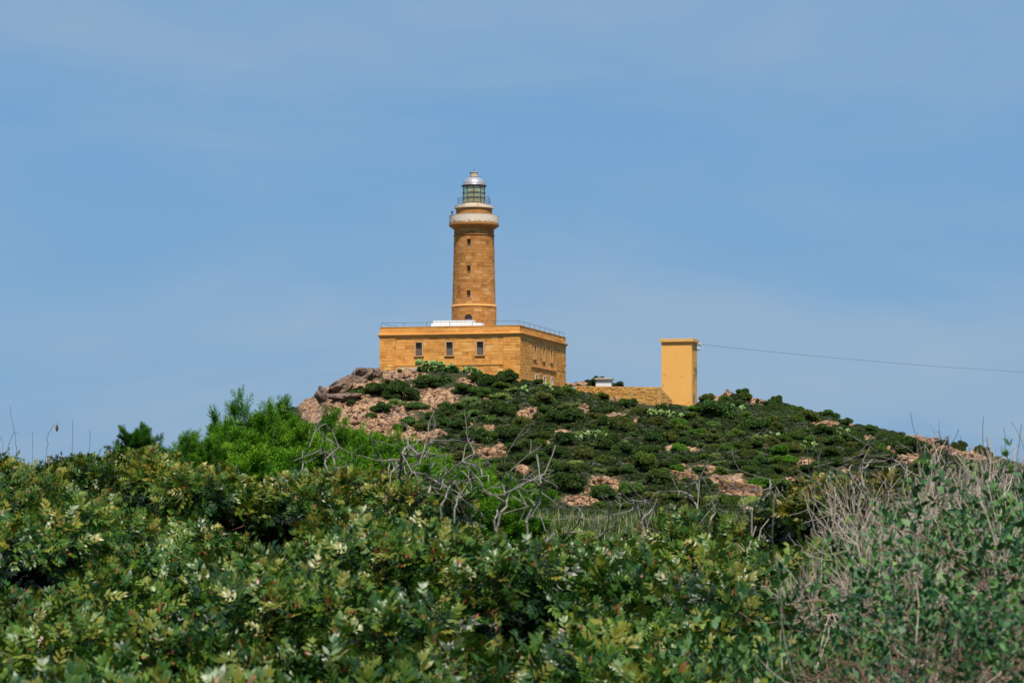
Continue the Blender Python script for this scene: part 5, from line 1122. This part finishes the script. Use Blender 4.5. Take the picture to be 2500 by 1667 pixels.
def tangle_proto(seed):
    r = np.random.default_rng(seed); segs = []; green = []
    for _ in range(150): a = r.uniform(0,6.28); q = r.uniform(0,.5); branchy(r, (q*math.cos(a), q*math.sin(a), r.uniform(.0,.5)), (r.normal(0,.4), r.normal(0,.4), .8), r.uniform(.35,.6), .0042, 1, segs, .55, (1,3), -.02, .65, 5)
    tv, tf = tubes_mesh(segs); p = r.normal(0, .3, (46, 3))*np.array([1,1,.3])+np.array([0,0,1.0]); v, f, A = scatter(BS, p, norm(r.normal(0,.5,(46,3))+np.array([0,0,.8])), r.uniform(.7,1.1,46), r)
    return [('stems', np_mesh('tangled_stems', tv, tf), M['browntwig']), ('foliage', np_mesh('sparse_foliage', v, f, {'tint': A}), M['broad'])]
GP = [make_thing('tangled_shrub', tangle_proto(i+81)) for i in range(2)]; GU = [False]*2
for (px, py, d, k, lab) in ((2330,1440,6.2,.7,'brown tangle of thin stems in the middle of the bottom edge'),(2480,1400,6.4,.85,'brown tangle of thin stems filling the bottom corner'),(2400,1560,5.5,.6,'lowest brown stem tangle with a few green leaves'),(2530,1230,7.6,.95,'tall brown stem tangle along the picture edge'),(2200,1500,5.9,.5,'small brown stem tangle under broad leaves'),(2540,1560,5.6,.6,'dark brown stem tangle in the very corner')):
    x = (px-U0)/FPX*d; zt = (VH-py)/FPX*d
    o = place(GP, GU, rr3.randrange(2), (x, d, zt-1.15*k), rr3.uniform(0,6.28), (k, k, k), (1,1,1)); tag(o, lab, 'shrub', 'brown tangled shrubs')

# ------------------------------------------------------------------ dead branches and stalks
def cA(l): return [(740+x/3.733, 860+y/3.733) for x, y in l]
def cB(l): return [(1300+x/3.92, 920+y/3.92) for x, y in l]
def cC(l): return [(1880+x/3.794, 940+y/3.794) for x, y in l]
def cL(l): return [(x/2.94, 920+y/2.94) for x, y in l]
def dead(paths, d, r0, label, cat='dead branch', name='dead_branch', m='deadwood', twigs=1, grp_='dead grey branches above the scrub', seed=0):
    r = np.random.default_rng(seed+1000); p0 = P(*paths[0][0], d); g0 = float(H0(p0[0], d)); root_pt = (p0[0], d, g0); segs = []
    for j, pa in enumerate(paths):
        W = [P(x, y, d+.25*math.sin(i*1.7+j)*(i > 0)) for i, (x, y) in enumerate(pa)]
        if j == 0: W = [np.array([p0[0]+r.normal(0,.05), d, g0])]+W
        # subdivide with small kinks
        Q = [W[0]]
        for a, b in zip(W[:-1], W[1:]):
            for t in (.33, .66, 1): Q.append(a+(b-a)*t+r.normal(0, (.03 if twigs else .008)*np.linalg.norm(b-a), 3)*(t < 1))
        n = len(Q); rr_ = r0*(.5 if j == 0 else .34)
        for i in range(n-1):
            segs.append((*Q[i], *Q[i+1], rr_*(1-.6*i/n)*(1+.10*r.normal()), rr_*(1-.6*(i+1)/n)))
            if twigs and i > (3 if j == 0 else 1) and r.random() < .75*twigs:
                dd = norm(norm(Q[i+1]-Q[i])+r.normal(0,.7,3)); branchy(r, Q[i+1], dd, r.uniform(.06,.2), rr_*.42, r.integers(0, 3), segs, .22, (1,2), .05, .6, 3)
    V, Fs = tubes_mesh(segs, 6); o = obj_np(name, V, Fs, M[m], origin=root_pt, smooth=True); tag(o, label, cat, grp_); return o
dead([cA([(930,1400),(900,1180),(880,1000),(900,930),(960,860),(950,800)]), cA([(905,930),(1040,950),(1100,900)]), cA([(960,860),(1060,940)]), cA([(880,1000),(800,1100)])], 13.5, .022, 'thick upright dead branch, forked near its top, before the junipers', seed=1)
dead([cA([(940,1330),(940,1120),(1040,1000),(1100,900),(1170,800)]), cA([(1060,970),(1140,910)])], 13.7, .015, 'dead branch leaning from the thick upright one towards the orange outcrop', seed=2)
dead([cA([(1020,1360),(1170,1200),(1300,1120),(1450,1000),(1560,930)]), cA([(1450,1000),(1620,1060),(1690,1180)]), cA([(1300,1120),(1250,1250)])], 13.2, .016, 'long dead branch sweeping diagonally up with a drooping fork', seed=3)
dead([cA([(720,1220),(740,1050),(680,940),(640,850)]), cA([(745,1130),(800,1000),(830,850)]), cA([(700,960),(660,900)])], 14.2, .015, 'V-shaped dead branch in front of the lush junipers', seed=4)
dead([cA([(240,1150),(210,970),(200,820),(205,650)]), cA([(210,970),(330,860)]), cA([(205,800),(120,640)])], 14.6, .013, 'slim dead branch with a side fork before the darker juniper', seed=5)
dead([cA([(-40,1100),(0,980),(50,820)])], 14.8, .011, 'short slanting dead branch at the juniper thicket foot', seed=6)
dead([cA([(290,1150),(290,1050),(400,1040),(440,990)]), cA([(290,1050),(285,960)])], 14.4, .010, 'small hooked dead branch low before the junipers', seed=7)
dead([cA([(1160,1350),(1160,1170),(1150,940)]), cA([(1155,1050),(1200,1000)])], 13.6, .009, 'thin straight dead branch between the leaning ones', seed=8)
dead([cA([(1250,1400),(1350,1200),(1440,1080)]), cA([(1330,1240),(1250,1200)])], 13.0, .013, 'stubby pale dead branch under the long diagonal one', seed=9)
dead([cA([(1380,1420),(1450,1330),(1520,1280),(1640,1220)]), cA([(1450,1330),(1380,1260)])], 12.8, .012, 'low pale dead branch spreading over the mastic tops', seed=10)
dead([cA([(1740,1520),(1770,1430),(1850,1300),(1890,1080)]), cA([(1850,1300),(1800,1180),(1830,960)])], 12.6, .014, 'upright pale dead branch beside the grassy dip', seed=11)
dead([cA([(1800,1460),(1880,1300),(1950,1230),(2060,1180),(2200,1110)]), cA([(1950,1230),(2050,1260)])], 12.4, .016, 'pale dead branch arching out over the grassy dip', seed=12)
dead([cA([(2040,1560),(2090,1420),(2160,1300),(2170,1200),(2200,1110)]), cA([(2110,1400),(2050,1330)])], 12.2, .014, 'wavy pale dead branch nearest the strap-leaved plants', seed=13)
dead([[(1310,1345),(1340,1310),(1385,1300),(1420,1265),(1412,1240)], [(1385,1300),(1440,1300)]], 11.3, .012, 'hooked dead branch lying across the grassy dip', seed=14)
dead([[(1440,1370),(1455,1325),(1475,1300),(1508,1272)], [(1455,1325),(1468,1350)]], 10.8, .013, 'dark stumpy dead branch in the middle of the dip', seed=15)
dead([cB([(1060,1420),(1040,1370),(980,1250),(940,1180)]), cB([(1045,1370),(1150,1250),(1230,1110)]), cB([(1150,1250),(1090,1200)])], 11.6, .013, 'white Y-shaped dead branch beyond the dip', seed=16)
dead([cB([(1600,1330),(1550,1200),(1480,1060),(1620,950)]), cB([(1540,1150),(1400,1090),(1300,1060)]), cB([(1490,1080),(1440,1020)])], 12.2, .014, 'antler-like white dead branch above orange mastic tips', seed=17)
dead([cB([(2100,1280),(2170,1180),(2270,1060),(2340,1020)]), cB([(2270,1060),(2280,980)])], 12.2, .011, 'forked grey dead branch near the long terrace wall', seed=18)
dead([cB([(1700,1380),(1760,1260),(1780,1190)]), cB([(1760,1260),(1850,1290)]), cB([(1740,1300),(1680,1230)])], 11.8, .013, 'white gnarled dead branch amid orange-tipped mastic', seed=19)
dead([cC([(480,1060),(480,930),(380,850),(240,780)]), cC([(450,905),(520,850)]), cC([(380,850),(400,760)])], 12.0, .013, 'long grey dead branch bending away from the dry thicket', seed=20)
dead([cC([(870,930),(850,830),(830,680),(820,570)]), cC([(850,770),(950,690),(1000,620)])], 11.8, .011, 'tall thin dead branch above the reddish mastic tips', seed=21)
dead([cC([(780,1010),(750,870),(680,710)]), cC([(720,800),(760,740)])], 11.5, .012, 'pale dead branch rising from the reddish mastic tips', seed=22)
dead([cC([(1290,1000),(1270,950),(1220,800),(1200,730)]), cC([(1250,880),(1400,1030)])], 10.8, .010, 'crooked dead branch at the edge of the dry thicket', seed=23)
dead([cC([(1560,980),(1600,900),(1640,720),(1640,470)])], 10.8, .009, 'tall straight dead stem crossing the ridge line', seed=24)
dead([cC([(1490,900),(1490,820),(1400,600)]), cC([(1470,760),(1540,620)])], 11.0, .008, 'slender forked dead stem before the far ridge', seed=25)
dead([cC([(1340,1300),(1330,1200),(1340,1060)])], 9.2, .008, 'pale straight dead stem over the broad leaves', seed=26)
for pp, d, lab, q in ((cL([(125,560),(120,520),(100,380),(75,210)]), 15.6, 'long bare grass stalk leaning on the open skyline', 31), (cL([(50,540),(60,490),(90,420),(100,400),(140,402)]), 15.6, 'bent grass stalk beside the long leaning one', 32), (cL([(232,560),(235,480),(236,390)]), 15.5, 'short upright grass stalk on the skyline', 33),
        (cL([(325,600),(335,520),(350,400),(390,340),(430,315)]), 15.2, 'curved stalk carrying a small dark seed head', 34), (cL([(520,480),(522,400),(520,310)]), 15.2, 'thin stalk by the mastic tip before the junipers', 35), (cL([(20,560),(15,450),(-5,420)]), 15.5, 'grass stalk at the very edge of the scrub', 36), (cL([(640,520),(650,430),(640,380)]), 15, 'bare stalk near the dark juniper tip', 37),
        (cC([(1975,760),(1975,600),(1978,290)]), 10.5, 'tallest bluish stalk over the dry thicket', 41), (cC([(2170,800),(2200,680),(2165,400)]), 10.5, 'second tall stalk over the dry thicket', 42), (cC([(2270,800),(2290,660),(2330,360)]), 10.3, 'outermost tall stalk leaning outwards', 43), (cC([(2020,700),(2015,600),(2005,480)]), 10.5, 'short stalk beside the tallest bluish one', 44),
        (cC([(1790,800),(1780,650),(1760,470)]), 10.7, 'grey stalk crossing the low end of the ridge', 45), (cC([(1900,860),(1880,800),(1860,650),(1830,570)]), 10.7, 'bent grey stalk rising from the twig thicket', 46), (cC([(2150,760),(2150,640),(2145,560)]), 10.4, 'short dark stalk between the two tall ones', 47), (cC([(1650,700),(1660,560),(1655,460)]), 10.8, 'fine stalk in front of the far ridge end', 48)):
    o = dead([pp], d, .0038, lab, 'stalk', 'grass_stalk', 'stalk', 0, 'dry stalks against the sky', q)
p = P(139, 1044, 15.2); mb = MB(); mb.lathe(p[0], p[1], [(0,p[2]-.026),(.006,p[2]-.018),(.010,p[2]-.004),(.008,p[2]+.012),(.003,p[2]+.02),(0,p[2]+.022)], 7); o = mb.build('seed_head', M['stem']); so = [x for x in bpy.data.objects if x.get('label') == 'curved stalk carrying a small dark seed head'][0]
o.parent = so; o.location = -Vector(so.location)
print('polys', {k: sum(len(m.polygons) for m in bpy.data.meshes if k in m.name) for k in ('mastic','juniper','ground','shrub','broad','twig','brown','tangled')})
print('objects', len(bpy.data.objects), 'tris', sum(len(m.polygons) for m in bpy.data.meshes))
